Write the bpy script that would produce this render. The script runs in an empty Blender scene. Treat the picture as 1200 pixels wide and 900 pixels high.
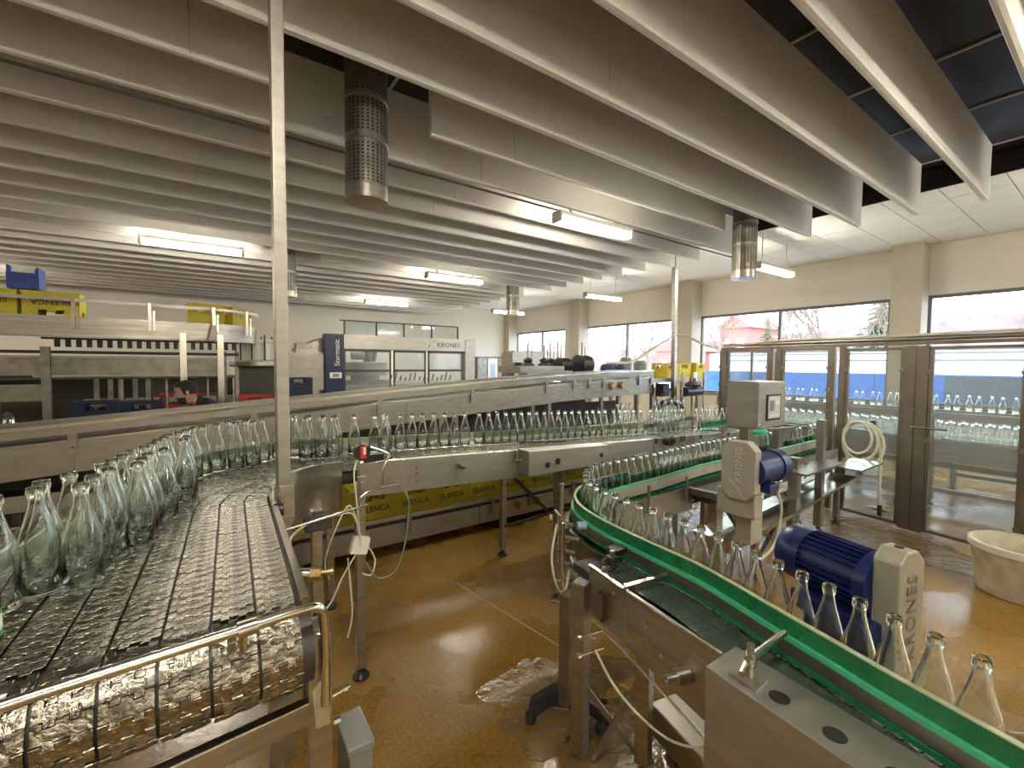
import bpy, bmesh, math, random
from mathutils import Vector, Matrix, Euler
random.seed(7)
S = bpy.context.scene
C = S.collection
PI = math.pi

# ---------------------------------------------------------------- camera, world, light, exposure
cam = bpy.data.objects.new('camera', bpy.data.cameras.new('camera'))
C.objects.link(cam)
S.camera = cam
cam.data.sensor_width = 36
cam.data.lens = 513.53 / 1200 * 36
cam.data.clip_start = 0.05
cam.data.clip_end = 400

W = bpy.data.worlds.new('world'); S.world = W; W.use_nodes = True
bg = W.node_tree.nodes['Background']
bg.inputs[0].default_value = (0.80, 0.90, 1.0, 1)
bg.inputs[1].default_value = 3.1
S.view_settings.view_transform = 'Standard'
S.view_settings.look = 'None'
S.view_settings.exposure = 1.55
S.view_settings.gamma = 1
S.cycles.transparent_max_bounces = 40
S.cycles.max_bounces = 26
S.cycles.transmission_bounces = 24
S.cycles.diffuse_bounces = 4
S.cycles.glossy_bounces = 6
LAMP = 34.0

vx = Vector((1340 - 600, -(432 - 450), -513.53)).normalized()
vy = Vector((243 - 600, -(424 - 450), -513.53)).normalized()
vz = vx.cross(vy)
Rm = Matrix((vx, vy, vz))                       # camera vector -> world vector
cam.matrix_world = Matrix.Translation((0, 0, 1.75)) @ Rm.to_4x4()

# ---------------------------------------------------------------- materials
def nodes(name):
    m = bpy.data.materials.new(name); m.use_nodes = True
    return m, m.node_tree, m.node_tree.nodes['Principled BSDF']

def mat(name, col, rough=0.5, metal=0.0, emit=0, noise=0.0, scale=6.0, bump=0.0, stretch=None, spec=None, col2=None, rvar=0.0):
    m, t, b = nodes(name)
    b.inputs['Base Color'].default_value = (*col, 1)
    b.inputs['Roughness'].default_value = rough
    b.inputs['Metallic'].default_value = metal
    if spec is not None: b.inputs['Specular IOR Level'].default_value = spec
    if emit:
        b.inputs['Emission Color'].default_value = (*col, 1); b.inputs['Emission Strength'].default_value = emit
    if noise or bump or rvar:
        tc = t.nodes.new('ShaderNodeTexCoord'); mp = t.nodes.new('ShaderNodeMapping')
        t.links.new(tc.outputs['Object'], mp.inputs[0])
        if stretch: mp.inputs['Scale'].default_value = stretch
        n = t.nodes.new('ShaderNodeTexNoise'); n.inputs['Scale'].default_value = scale; n.inputs['Detail'].default_value = 6
        t.links.new(mp.outputs[0], n.inputs['Vector'])
        if noise:
            mx = t.nodes.new('ShaderNodeMix'); mx.data_type = 'RGBA'
            c2 = col2 or tuple(c * (1 - noise) for c in col)
            mx.inputs[6].default_value = (*col, 1); mx.inputs[7].default_value = (*c2, 1)
            rp = t.nodes.new('ShaderNodeMapRange'); rp.inputs[1].default_value = .35; rp.inputs[2].default_value = .65
            t.links.new(n.outputs[0], rp.inputs[0]); t.links.new(rp.outputs[0], mx.inputs[0]); t.links.new(mx.outputs[2], b.inputs['Base Color'])
        if rvar:
            rr = t.nodes.new('ShaderNodeMapRange'); rr.inputs[1].default_value = .3; rr.inputs[2].default_value = .7
            rr.inputs[3].default_value = max(.02, rough - rvar); rr.inputs[4].default_value = rough + rvar
            t.links.new(n.outputs[0], rr.inputs[0]); t.links.new(rr.outputs[0], b.inputs['Roughness'])
        if bump:
            bp = t.nodes.new('ShaderNodeBump'); bp.inputs['Strength'].default_value = bump; bp.inputs['Distance'].default_value = .02
            t.links.new(n.outputs[0], bp.inputs['Height']); t.links.new(bp.outputs[0], b.inputs['Normal'])
    return m

def glass_thin(name, tint, edge, blend=0.35, rough=0.03, haze=0.0, ior=1.5):
    m, t, b = nodes(name); t.nodes.remove(b)
    o = t.nodes['Material Output']
    lw = t.nodes.new('ShaderNodeLayerWeight'); lw.inputs[0].default_value = blend
    mx = t.nodes.new('ShaderNodeMix'); mx.data_type = 'RGBA'; mx.inputs[6].default_value = (*tint, 1); mx.inputs[7].default_value = (*edge, 1)
    pw = t.nodes.new('ShaderNodeMath'); pw.operation = 'POWER'; pw.inputs[1].default_value = 1.6
    t.links.new(lw.outputs['Facing'], pw.inputs[0]); t.links.new(pw.outputs[0], mx.inputs[0])
    tr = t.nodes.new('ShaderNodeBsdfTransparent'); t.links.new(mx.outputs[2], tr.inputs[0])
    gl = t.nodes.new('ShaderNodeBsdfGlossy'); gl.inputs[1].default_value = rough; gl.inputs[0].default_value = (1, 1, 1, 1)
    fr = t.nodes.new('ShaderNodeFresnel'); fr.inputs[0].default_value = ior
    ms = t.nodes.new('ShaderNodeMixShader')
    ge = t.nodes.new('ShaderNodeNewGeometry'); inv = t.nodes.new('ShaderNodeMath'); inv.operation = 'SUBTRACT'; inv.inputs[0].default_value = 1
    mu = t.nodes.new('ShaderNodeMath'); mu.operation = 'MULTIPLY'
    t.links.new(ge.outputs['Backfacing'], inv.inputs[1]); t.links.new(inv.outputs[0], mu.inputs[0]); t.links.new(fr.outputs[0], mu.inputs[1])
    t.links.new(mu.outputs[0], ms.inputs[0]); t.links.new(tr.outputs[0], ms.inputs[1]); t.links.new(gl.outputs[0], ms.inputs[2])
    last = ms
    if haze:
        df = t.nodes.new('ShaderNodeBsdfDiffuse'); df.inputs[0].default_value = (.75, .8, .78, 1)
        m2 = t.nodes.new('ShaderNodeMixShader'); m2.inputs[0].default_value = haze
        t.links.new(ms.outputs[0], m2.inputs[1]); t.links.new(df.outputs[0], m2.inputs[2]); last = m2
    t.links.new(last.outputs[0], o.inputs[0])
    return m

M = {}
M['steel'] = mat('brushed_steel', (.50, .47, .41), .36, 1, noise=.25, scale=3, stretch=(1, 1, 14), bump=.05, rvar=.08)
M['steel_d'] = mat('dull_steel', (.36, .33, .28), .45, 1, noise=.3, scale=8, rvar=.1)
M['steel_b'] = mat('bright_steel', (.70, .67, .60), .2, 1)
M['sheet'] = mat('sheet_steel', (.43, .41, .365), .42, .85, noise=.14, scale=2.5, stretch=(2, 2, 9), rvar=.08)
M['chain'] = mat('chain_steel', (.46, .43, .36), .20, 1, noise=.5, scale=45, bump=.45, rvar=.14)
M['chain_w'] = mat('chain_wet_steel', (.42, .45, .38), .16, 1, noise=.3, scale=30, bump=.3, rvar=.08)
M['ink'] = mat('black_ink', (.01, .01, .015), .5)
M['dark'] = mat('black_plastic', (.015, .015, .016), .4)
M['darkm'] = mat('dark_metal', (.08, .075, .07), .5, .6)
M['grey'] = mat('grey_plastic', (.22, .22, .21), .5)
M['white'] = mat('white_plastic', (.78, .76, .70), .45)
M['wall'] = mat('cream_wall_paint', (.78, .75, .68), .8, noise=.05, scale=1.2, bump=.03)
M['wall_b'] = mat('white_wall_paint', (.82, .79, .71), .8, noise=.04, scale=.8)
M['pillar'] = mat('grey_pillar_paint', (.50, .46, .38), .75, noise=.05, scale=2)
M['tile'] = mat('white_ceiling_tile', (.80, .79, .74), .9, noise=.05, scale=40, bump=.08)
M['tgrid'] = mat('ceiling_grid_metal', (.62, .60, .55), .5)
M['blackt'] = mat('black_ceiling_panel', (.018, .013, .012), .6, noise=.5, scale=12, stretch=(10, 1, 1))
M['baffle'] = mat('baffle_felt', (.76, .745, .71), .95, noise=.06, scale=90, bump=.12)
M['green'] = mat('green_rail_plastic', (.012, .185, .065), .3, noise=.3, scale=15, rvar=.1)
M['green_l'] = mat('pale_green_lip', (.07, .47, .24), .35)
M['pale'] = mat('pale_green_guide_strip', (.50, .55, .36), .4, noise=.2, scale=14)
M['yellow'] = mat('yellow_crate_plastic', (.62, .50, .02), .45, noise=.15, scale=6)
M['navy'] = mat('navy_letter_paint', (.03, .05, .10), .6)
M['brownt'] = mat('olive_crate_print', (.12, .11, .02), .6)
M['bluem'] = mat('blue_motor_paint', (.008, .020, .13), .35, noise=.4, scale=9)
M['bluec'] = mat('blue_crate_plastic', (.02, .05, .28), .45)
M['redc'] = mat('red_crate_plastic', (.42, .03, .02), .5)
M['orange'] = mat('orange_crate_plastic', (.50, .12, .03), .5)
M['emboss_lit'] = mat('letter_highlight_metal', (.68, .66, .58), .4, .3)  # lighter than the cover, painting in the highlights of the raised letters
M['castal'] = mat('grey_cast_metal', (.46, .44, .35), .5, .35, noise=.12, scale=12)
M['drivegrey'] = mat('beige_drive_cover', (.44, .42, .36), .5, .2, noise=.1, scale=7)
M['panelblue'] = mat('dark_blue_panel', (.010, .022, .060), .35)
M['lampmetal'] = mat('lamp_housing', (.60, .58, .52), .5)
M['tube'] = mat('lamp_tube', (1.0, .935, .80), .5, emit=LAMP)
M['bucket'] = mat('worn_white_bucket', (.72, .68, .54), .55, noise=.35, scale=9, col2=(.50, .46, .34))
M['hose'] = mat('pale_hose_rubber', (.66, .66, .54), .4)
M['brass'] = mat('brass', (.55, .40, .20), .35, 1)
M['skin'] = mat('skin', (.50, .30, .22), .6)
M['hair'] = mat('dark_hair', (.03, .02, .015), .8)
M['cloth'] = mat('black_workwear', (.02, .022, .024), .85)
M['red'] = mat('red_label', (.65, .03, .03), .5)
M['screen'] = mat('screen_face', (.55, .58, .55), .3)
M['screen_d'] = mat('screen_blue_grey', (.16, .20, .27), .3)
M['card'] = mat('cardboard', (.42, .33, .20), .8)
M['glass'] = glass_thin('bottle_glass', (.975, .99, .98), (.45, .55, .48), .42, .07, haze=.03, ior=1.75)
M['pane'] = glass_thin('window_glass', (.97, .98, .98), (.7, .78, .78), .1, .01)
M['guard'] = glass_thin('guard_pane', (.84, .87, .88), (.6, .64, .64), .2, .05, haze=.14)
M['frame'] = mat('window_frame_metal', (.17, .165, .16), .5)
M['fencem'] = mat('guard_post_metal', (.27, .235, .19), .4, .8, noise=.15, scale=5)

def floor_mat():
    m, t, b = nodes('wet_ochre_resin')
    tc = t.nodes.new('ShaderNodeTexCoord')
    n1 = t.nodes.new('ShaderNodeTexNoise'); n1.inputs['Scale'].default_value = .9; n1.inputs['Detail'].default_value = 8
    n2 = t.nodes.new('ShaderNodeTexNoise'); n2.inputs['Scale'].default_value = 60; n2.inputs['Detail'].default_value = 4
    n3 = t.nodes.new('ShaderNodeTexNoise'); n3.inputs['Scale'].default_value = 1.7; n3.inputs['Detail'].default_value = 3
    for n in (n1, n2, n3): t.links.new(tc.outputs['Object'], n.inputs['Vector'])
    r = t.nodes.new('ShaderNodeValToRGB')
    e = r.color_ramp.elements; e[0].position = .3; e[0].color = (.20, .105, .013, 1); e[1].position = .72; e[1].color = (.45, .26, .05, 1)
    t.links.new(n1.outputs[0], r.inputs[0])
    mx = t.nodes.new('ShaderNodeMix'); mx.data_type = 'RGBA'; mx.blend_type = 'MULTIPLY'; mx.inputs[0].default_value = .35
    g = t.nodes.new('ShaderNodeValToRGB'); g.color_ramp.elements[0].position = .35; g.color_ramp.elements[1].position = .6
    t.links.new(n2.outputs[0], g.inputs[0]); t.links.new(r.outputs[0], mx.inputs[6]); t.links.new(g.outputs[0], mx.inputs[7])
    t.links.new(mx.outputs[2], b.inputs['Base Color'])
    w = t.nodes.new('ShaderNodeMapRange'); w.inputs[1].default_value = .42; w.inputs[2].default_value = .58; w.inputs[3].default_value = .12; w.inputs[4].default_value = .42
    t.links.new(n3.outputs[0], w.inputs[0]); t.links.new(w.outputs[0], b.inputs['Roughness'])
    bp = t.nodes.new('ShaderNodeBump'); bp.inputs['Strength'].default_value = .12; bp.inputs['Distance'].default_value = .01
    t.links.new(n2.outputs[0], bp.inputs['Height']); t.links.new(bp.outputs[0], b.inputs['Normal'])
    return m
M['floor'] = floor_mat()

def water_mat():
    m, t, b = nodes('puddle_water')
    b.inputs['Base Color'].default_value = (.20, .12, .035, 1); b.inputs['Roughness'].default_value = .03; b.inputs['IOR'].default_value = 1.8
    b.inputs['Specular IOR Level'].default_value = .9
    b.inputs['Alpha'].default_value = .9
    tc = t.nodes.new('ShaderNodeTexCoord'); n = t.nodes.new('ShaderNodeTexNoise'); n.inputs['Scale'].default_value = 9; n.inputs['Detail'].default_value = 6
    t.links.new(tc.outputs['Object'], n.inputs['Vector'])
    bp = t.nodes.new('ShaderNodeBump'); bp.inputs['Strength'].default_value = 1.0; bp.inputs['Distance'].default_value = .03
    t.links.new(n.outputs[0], bp.inputs['Height']); t.links.new(bp.outputs[0], b.inputs['Normal'])
    return m
M['water'] = water_mat()
M['film'] = mat('water_film', (.10, .15, .12), .06, noise=.3, scale=25, bump=.5); M['film'].node_tree.nodes['Principled BSDF'].inputs['Alpha'].default_value = .45

# ---------------------------------------------------------------- mesh helpers
class MB:
    def __init__(s): s.v = []; s.f = []
    def add(s, vs, fs):
        k = len(s.v); s.v += [Vector(p) for p in vs]; s.f += [tuple(i + k for i in f) for f in fs]; return s
    def box(s, x0, x1, y0, y1, z0, z1):
        return s.add([(x0, y0, z0), (x1, y0, z0), (x1, y1, z0), (x0, y1, z0), (x0, y0, z1), (x1, y0, z1), (x1, y1, z1), (x0, y1, z1)],
                     [(0, 3, 2, 1), (4, 5, 6, 7), (0, 1, 5, 4), (1, 2, 6, 5), (2, 3, 7, 6), (3, 0, 4, 7)])
    def obox(s, c, u, su, sv, z0, z1):
        "box centred at c (x,y), long side along unit u, z0..z1"
        u = Vector((u[0], u[1])).normalized(); v = Vector((-u.y, u.x)); c = Vector((c[0], c[1])); P = []
        for z in (z0, z1):
            for a, b in ((-1, -1), (1, -1), (1, 1), (-1, 1)):
                q = c + u * a * su / 2 + v * b * sv / 2; P.append((q.x, q.y, z))
        return s.add(P, [(0, 3, 2, 1), (4, 5, 6, 7), (0, 1, 5, 4), (1, 2, 6, 5), (2, 3, 7, 6), (3, 0, 4, 7)])
    def bar(s, p, q, w, h=None, up=(0, 0, 1)):
        h = h or w; p = Vector(p); q = Vector(q); d = (q - p).normalized(); up = Vector(up)
        if abs(d.dot(up)) > .98: up = Vector((1, 0, 0))
        a = d.cross(up).normalized(); b = a.cross(d); P = []
        for e in (p, q):
            for i, j in ((-1, -1), (1, -1), (1, 1), (-1, 1)): P.append(e + a * i * w / 2 + b * j * h / 2)
        return s.add(P, [(0, 3, 2, 1), (4, 5, 6, 7), (0, 1, 5, 4), (1, 2, 6, 5), (2, 3, 7, 6), (3, 0, 4, 7)])
    def tube(s, pts, r, n=8, cap=True):
        pts = [Vector(p) for p in pts]; k = len(pts)
        rs = r if isinstance(r, (list, tuple)) else [r] * k
        ref = Vector((0, 0, 1)); P = []; F = []
        d0 = (pts[1] - pts[0]).normalized()
        if abs(d0.dot(ref)) > .9: ref = Vector((1, 0, 0))
        a = d0.cross(ref).normalized()
        for i, p in enumerate(pts):
            d = (pts[min(i + 1, k - 1)] - pts[max(i - 1, 0)]).normalized()
            a = (a - d * a.dot(d)).normalized(); b = d.cross(a)
            for j in range(n):
                t = 2 * PI * j / n; P.append(p + (a * math.cos(t) + b * math.sin(t)) * rs[i])
        for i in range(k - 1):
            for j in range(n):
                j2 = (j + 1) % n; F.append((i * n + j, i * n + j2, (i + 1) * n + j2, (i + 1) * n + j))
        if cap: F.append(tuple(reversed(range(n)))); F.append(tuple(range((k - 1) * n, k * n)))
        return s.add(P, F)
    def cyl(s, p, q, r, n=16): return s.tube([p, q], r, n)
    def lathe(s, prof, c=(0, 0, 0), n=20, capb=True, capt=False):
        P = []; F = []
        for r, z in prof:
            for j in range(n):
                t = 2 * PI * j / n; P.append((c[0] + r * math.cos(t), c[1] + r * math.sin(t), c[2] + z))
        for i in range(len(prof) - 1):
            for j in range(n):
                j2 = (j + 1) % n; F.append((i * n + j, i * n + j2, (i + 1) * n + j2, (i + 1) * n + j))
        if capb: F.append(tuple(reversed(range(n))))
        if capt: F.append(tuple(range((len(prof) - 1) * n, len(prof) * n)))
        return s.add(P, F)
    def prism(s, poly, z0, z1):
        n = len(poly); P = [(x, y, z0) for x, y in poly] + [(x, y, z1) for x, y in poly]
        return s.add(P, [tuple(reversed(range(n))), tuple(range(n, 2 * n))] + [(i, (i + 1) % n, n + (i + 1) % n, n + i) for i in range(n)])
    def prism_m(s, poly, z0, z1, m):
        k = len(s.v); s.prism(poly, z0, z1)
        for i in range(k, len(s.v)): s.v[i] = m @ s.v[i]
        return s
    def sweep(s, path, o0, o1, z0, z1, zf=None):
        "strip of rectangular section following path (list of xy); o = offset to the left of travel"
        n = len(path); P = []; F = []
        for i, p in enumerate(path):
            a = Vector(path[max(i - 1, 0)]); b = Vector(path[min(i + 1, n - 1)])
            d = (b - a).normalized(); l = Vector((-d.y, d.x)); p = Vector(p)
            zz = zf(p.x, p.y) if zf else 0
            for o, z in ((o0, z0), (o1, z0), (o1, z1), (o0, z1)):
                q = p + l * o; P.append((q.x, q.y, z + zz))
        for i in range(n - 1):
            for j in range(4):
                j2 = (j + 1) % 4; F.append((i * 4 + j, (i + 1) * 4 + j, (i + 1) * 4 + j2, i * 4 + j2))
        F.append((0, 1, 2, 3)); F.append(tuple(reversed(range((n - 1) * 4, n * 4))))
        return s.add(P, F)
    def xf(s, m):
        s.v = [m @ v for v in s.v]; return s
    def join(s, o): return s.add(o.v, o.f)

def wpos(o):
    p = Vector((0, 0, 0))
    while o: p += o.location; o = o.parent
    return p

def mesh_of(mb, name, off=(0, 0, 0)):
    me = bpy.data.meshes.new(name); off = Vector(off)
    me.from_pydata([v - off for v in mb.v], [], mb.f); me.update()
    bm = bmesh.new(); bm.from_mesh(me); bmesh.ops.recalc_face_normals(bm, faces=bm.faces); bm.to_mesh(me); bm.free()
    return me

def obj(name, mb, material, parent=None, smooth=False, bevel=0, local=False, kind=None, loc=None):
    off = (0, 0, 0) if local else (wpos(parent) if parent else (0, 0, 0))
    if loc is not None and not local: off = Vector(off) + (Vector(loc) - Vector(off))
    me = mesh_of(mb, name, off) if isinstance(mb, MB) else mb
    o = bpy.data.objects.new(name, me); C.objects.link(o); o.parent = parent
    if loc is not None: o.location = Vector(loc) - (wpos(parent) if parent and not local else Vector((0, 0, 0)))
    if material is not None and not me.materials: me.materials.append(M[material] if isinstance(material, str) else material)
    if smooth:
        for p in me.polygons: p.use_smooth = True
        me.set_sharp_from_angle(angle=math.radians(38))
    if bevel:
        b = o.modifiers.new('bevel', 'BEVEL'); b.width = bevel; b.segments = 2; b.limit_method = 'ANGLE'
    if kind: o['kind'] = kind
    return o

def tag(o, label=None, cat=None, group=None):
    if label: o['label'] = label
    if cat: o['category'] = cat
    if group: o['group'] = group
    return o

def thing(name, label, cat, loc=(0, 0, 0), group=None):
    o = bpy.data.objects.new(name, None); C.objects.link(o); o.location = loc; o.empty_display_size = .1
    return tag(o, label, cat, group)

def struct(name, mb, m, **k): return obj(name, mb, m, kind='structure', **k)

def text_mesh(s, size, extrude=.001, spacing=1.0):
    cu = bpy.data.curves.new('lettering', 'FONT'); cu.body = s; cu.size = size; cu.extrude = extrude
    cu.align_x = 'CENTER'; cu.align_y = 'CENTER'; cu.space_character = spacing; cu.resolution_u = 3
    o = bpy.data.objects.new('lettering', cu); C.objects.link(o)
    dg = bpy.context.evaluated_depsgraph_get()
    me = bpy.data.meshes.new_from_object(o.evaluated_get(dg))
    bpy.data.objects.remove(o); return me

def lettering(s, size, center, right, up, material, parent, extrude=.001, spacing=1.0, name='lettering'):
    me = text_mesh(s, size, extrude, spacing)
    r = Vector(right).normalized(); u = Vector(up).normalized(); n = r.cross(u)
    m = Matrix((r, u, n)).transposed().to_4x4(); m.translation = Vector(center) - (wpos(parent) if parent else Vector())
    me.transform(m); me.materials.clear(); me.materials.append(M[material])
    o = bpy.data.objects.new(name, me); C.objects.link(o); o.parent = parent
    return o

def smooth_path(pts, n=6):
    P = [Vector(p) for p in pts]; out = []
    for i in range(len(P) - 1):
        a, b, c, d = P[max(i - 1, 0)], P[i], P[i + 1], P[min(i + 2, len(P) - 1)]
        for k in range(n):
            t = k / n
            out.append(tuple(.5 * ((2 * b) + (c - a) * t + (2 * a - 5 * b + 4 * c - d) * t * t + (3 * b - a - 3 * c + d) * t ** 3)))
    out.append(tuple(P[-1])); return out

ORD = ['first', 'second', 'third', 'fourth', 'fifth', 'sixth', 'seventh', 'eighth', 'ninth', 'tenth', 'eleventh', 'twelfth', 'thirteenth',
       'fourteenth', 'fifteenth', 'sixteenth', 'seventeenth', 'eighteenth', 'nineteenth']
TENS = {20: 'twent', 30: 'thirt', 40: 'fort', 50: 'fift', 60: 'sixt', 70: 'sevent', 80: 'eight', 90: 'ninet'}
def ordinal(n):
    if n <= 19: return ORD[n - 1]
    t = TENS[n // 10 * 10]
    return t + 'ieth' if n % 10 == 0 else t + 'y-' + ORD[n % 10 - 1]

# ================================================================ STRUCTURE
WX, BY, LX, FY, ZC_ = 11.35, 16.4, -7.0, -5.0, 4.07
struct('floor', MB().box(LX - .2, WX + .3, FY - .2, BY + .2, -.1, 0), 'floor')
struct('floor_joint', MB().bar((1.60, 3.05, .001), (1.93, .9, .001), .008, .003), mat('joint_filler', (.62, .42, .20), .5))
struct('wall_back', MB().box(LX - .2, WX + .3, BY, BY + .2, 0, 4.6), 'wall_b')
struct('wall_left', MB().box(LX - .2, LX, FY, BY, 0, 4.6), 'wall_b')
struct('wall_front', MB().box(LX - .2, WX + .3, FY - .2, FY, 0, 4.6), 'wall_b')
# window wall: sill band, head band, solid piers between the glazed bays
SILL, HEAD = 1.0, 3.12
wr = MB(); wr.box(WX, WX + .3, FY, BY, 0, SILL).box(WX, WX + .3, FY, BY, HEAD, 4.6)
bays = [(12.78, 16.05), (8.02, 11.72), (2.95, 7.14), (-1.9, 2.42), (-4.9, -2.4)]  # last bay, out of view, added to bring more daylight onto the baffles
yy = [BY] + [v for b in bays for v in (b[1], b[0])] + [FY]
for i in range(0, len(yy), 2):
    if yy[i] > yy[i + 1]: wr.box(WX, WX + .3, yy[i + 1], yy[i], SILL, HEAD)
wall_right = struct('wall_right', wr, 'wall')
for i, (a, b) in enumerate(bays):
    fr = MB(); t = .06
    mid = {0: [14.26], 1: [9.78], 2: [5.07], 3: [.1], 4: [-3.6]}[i]
    fr.box(WX + .06, WX + .13, a, b, SILL, SILL + t).box(WX + .06, WX + .13, a, b, HEAD - t, HEAD)
    for y in [a + t / 2, b - t / 2] + mid: fr.box(WX + .05, WX + .14, y - t / 2, y + t / 2, SILL, HEAD)
    w = struct('window_%d' % (i + 1), fr, 'frame')
    ys = [a] + mid + [b]
    for k in range(len(ys) - 1):
        obj('pane', MB().box(WX + .09, WX + .096, ys[k] + .02, ys[k + 1] - .02, SILL + .03, HEAD - .03), 'pane', w)
    obj('window_sill', MB().box(WX - .06, WX + .06, a, b, SILL - .03, SILL + .01), 'frame', w)
for i, (a, b) in enumerate([(2.40, 2.86), (7.10, 7.55), (11.55, 12.05), (16.0, 16.39), (-2.4, -1.95)]):
    struct('pillar_%d' % (i + 1), MB().box(10.92, WX, a, b, 0, ZC_), 'pillar')
# recess at the right of the back wall, with a pale door
d = struct('door_1', MB().box(9.45, 11.0, BY - .05, BY - .002, 0, 2.06).box(9.50, 9.56, BY - .09, BY - .05, 0, 2.06), 'frame')
obj('door_leaf', MB().box(9.56, 10.0, BY - .08, BY - .052, 0, 2.0), 'steel_d', d)
lf = obj('door_leaf', MB().box(10.05, 10.55, BY - .09, BY - .052, 0, 2.0), 'white', d)
obj('pane', MB().box(10.18, 10.42, BY - .10, BY - .092, .9, 1.75), mat('door_glass', (.45, .60, .75), .1), lf)
obj('door_leaf', MB().box(10.6, 10.95, BY - .08, BY - .052, 0, 2.0), 'pillar', d)

# ceiling: dark recess above the baffles, white tile margin along the window wall
ceil = struct('ceiling', MB().box(LX, WX, FY, BY, 4.345, 4.5), 'blackt')
obj('soffit_riser', MB().box(7.84, 7.86, FY, BY, 4.07, 4.33), 'blackt', ceil)
obj('soffit_backing', MB().box(7.86, WX, FY, BY, 4.10, 4.12), 'tgrid', ceil)
tm = mesh_of(MB().box(.006, .594, .006, .594, 0, .018), 'ceiling_tile'); tm.materials.append(M['tile'])
for i in range(6):
    for j in range(36):
        y = FY + .03 + j * .6
        if y + .6 > BY: continue
        o = bpy.data.objects.new('ceiling_tile', tm); C.objects.link(o); o.parent = ceil
        o.location = (7.87 + i * .58, y, 4.072); o.scale = (.966, 1, 1)
pm = mesh_of(MB().box(.012, 1.188, .012, .588, 0, .02), 'ceiling_panel'); pm.materials.append(M['blackt'])
gr = MB()
for i in range(10):
    x = 7.45 - 1.2 * (i + 1)
    for j in range(13):
        y = -1.62 + j * .58
        o = bpy.data.objects.new('ceiling_panel', pm); C.objects.link(o); o.parent = ceil; o.location = (x, y - .01, 4.312)
for i in range(11): gr.box(7.45 - 1.2 * i - .011, 7.45 - 1.2 * i + .011, -1.6, 6.0, 4.296, 4.33)
for j in range(14): gr.box(-4.5, 7.84, -1.62 + j * .58 - .011, -1.62 + j * .58 + .011, 4.30, 4.33)
obj('ceiling_grid', gr, 'tgrid', ceil)

# baffles: one felt panel every 0.58 m, butt-jointed along its run
def baffle_mesh(L):
    prof = [(-.028, .60), (-.028, .016), (-.021, .004), (0, 0), (.021, .004), (.028, .016), (.028, .60)]
    m = MB(); n = len(prof)
    m.add([(0, y, z) for y, z in prof] + [(L, y, z) for y, z in prof],
          [(i, (i + 1) % n, n + (i + 1) % n, n + i) for i in range(n)] + [tuple(range(n)), tuple(reversed(range(n, 2 * n)))])
    return m
bcache = {}
def baffle(x0, x1, y):
    L = round(x1 - x0, 2)
    if L < .1: return
    if L not in bcache:
        me = mesh_of(baffle_mesh(L - .004), 'ceiling_baffle'); me.materials.append(M['baffle'])
        bcache[L] = me
    o = bpy.data.objects.new('ceiling_baffle', bcache[L]); C.objects.link(o); o.parent = ceil; o.location = (x0, y, 3.6)
for k in range(-4, 25):
    y = 1.08 + .58 * k
    gaps = {4: [(.44, 1.53), (5.9, 8)], 13: [(.8, 1.75)], 14: [(5.7, 8)], 3: []}.get(k, [])
    x1 = 7.15
    while x1 > LX + .3:
        x0 = max(x1 - 2.4, LX + .05); segs = [(x0, x1)]
        for g in gaps:
            new = []
            for a, b in segs:
                if g[1] <= a or g[0] >= b: new.append((a, b)); continue
                if g[0] > a: new.append((a, g[0]))
                if g[1] < b: new.append((g[1], b))
            segs = new
        for a, b in segs: baffle(a, b, y)
        x1 = x0
cd = obj('conduit_rail', MB().box(-6, 7.9, 4.045, 4.062, 3.575, 3.592), 'darkm')
tag(cd, 'long thin dark conduit running under the baffles to the nearest lamp', 'conduit')

# lamps ---------------------------------------------------------------
def lamp(x, y, label, rods=False, z=3.45):
    t = thing('ceiling_lamp', label, 'lamp', (x, y, z), 'fluorescent ceiling lamps')
    hs = MB().box(x - .62, x + .62, y - .07, y + .07, z + .045, z + .10)
    hs.box(x - .64, x - .60, y - .08, y + .08, z - .03, z + .10).box(x + .60, x + .64, y - .08, y + .08, z - .03, z + .10)
    obj('lamp_housing', hs, 'lampmetal', t, bevel=.01)
    for s in (-1, 1):
        obj('lamp_tube', MB().cyl((x - .60, y + s * .042, z + .005), (x + .60, y + s * .042, z + .005), .026, 10), 'tube', t, smooth=True)
        if rods: obj('suspension_rod', MB().cyl((x + s * .45, y, z + .09), (x + s * .45, y, 4.07), .006, 6), 'lampmetal', t)
    if not rods:
        for s in (-1, 1): obj('suspension_rod', MB().box(x + s * .4 - .02, x + s * .4 + .02, y - .02, y + .02, z + .09, z + .16), 'lampmetal', t)
lamp(4.03, 4.0, 'glowing twin-tube lamp under the near baffles, largest of those overhead')
lamp(-.13, 8.2, 'glowing twin-tube lamp at left, above the conveyor with yellow crates')
lamp(4.18, 8.07, 'glowing twin-tube lamp at mid-ceiling above the filler machine')
lamp(4.27, 12.47, 'small distant glowing lamp above the steel filler, near back wall')
lamp(8.37, 7.98, 'glowing lamp hung on rods in front of the second window pillar', True)
lamp(8.45, 3.88, 'glowing lamp hung on rods right behind the near window-side vent pipe', True)
lamp(8.30, 12.2, 'farthest glowing lamp, partly hidden by the far vent pipe', True)
lamp(-4.3, 12.3, 'glowing lamp at the left frame edge above the blue crate')
lamp(-4.3, 8.2, 'lamp out of frame left of the upper crate conveyor')
lamp(-4.3, 3.9, 'lamp out of frame on the left side of the hall')
lamp(-.13, .2, 'lamp out of frame above the near conveyor end')
lamp(4.2, -.6, 'lamp out of frame above the blue motor')
lamp(8.4, -.6, 'lamp out of frame at the right window')
lamp(-.13, -3.6, 'lamp out of frame behind the viewpoint')
lamp(4.2, -3.6, 'lamp out of frame behind and right of the viewpoint')

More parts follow.
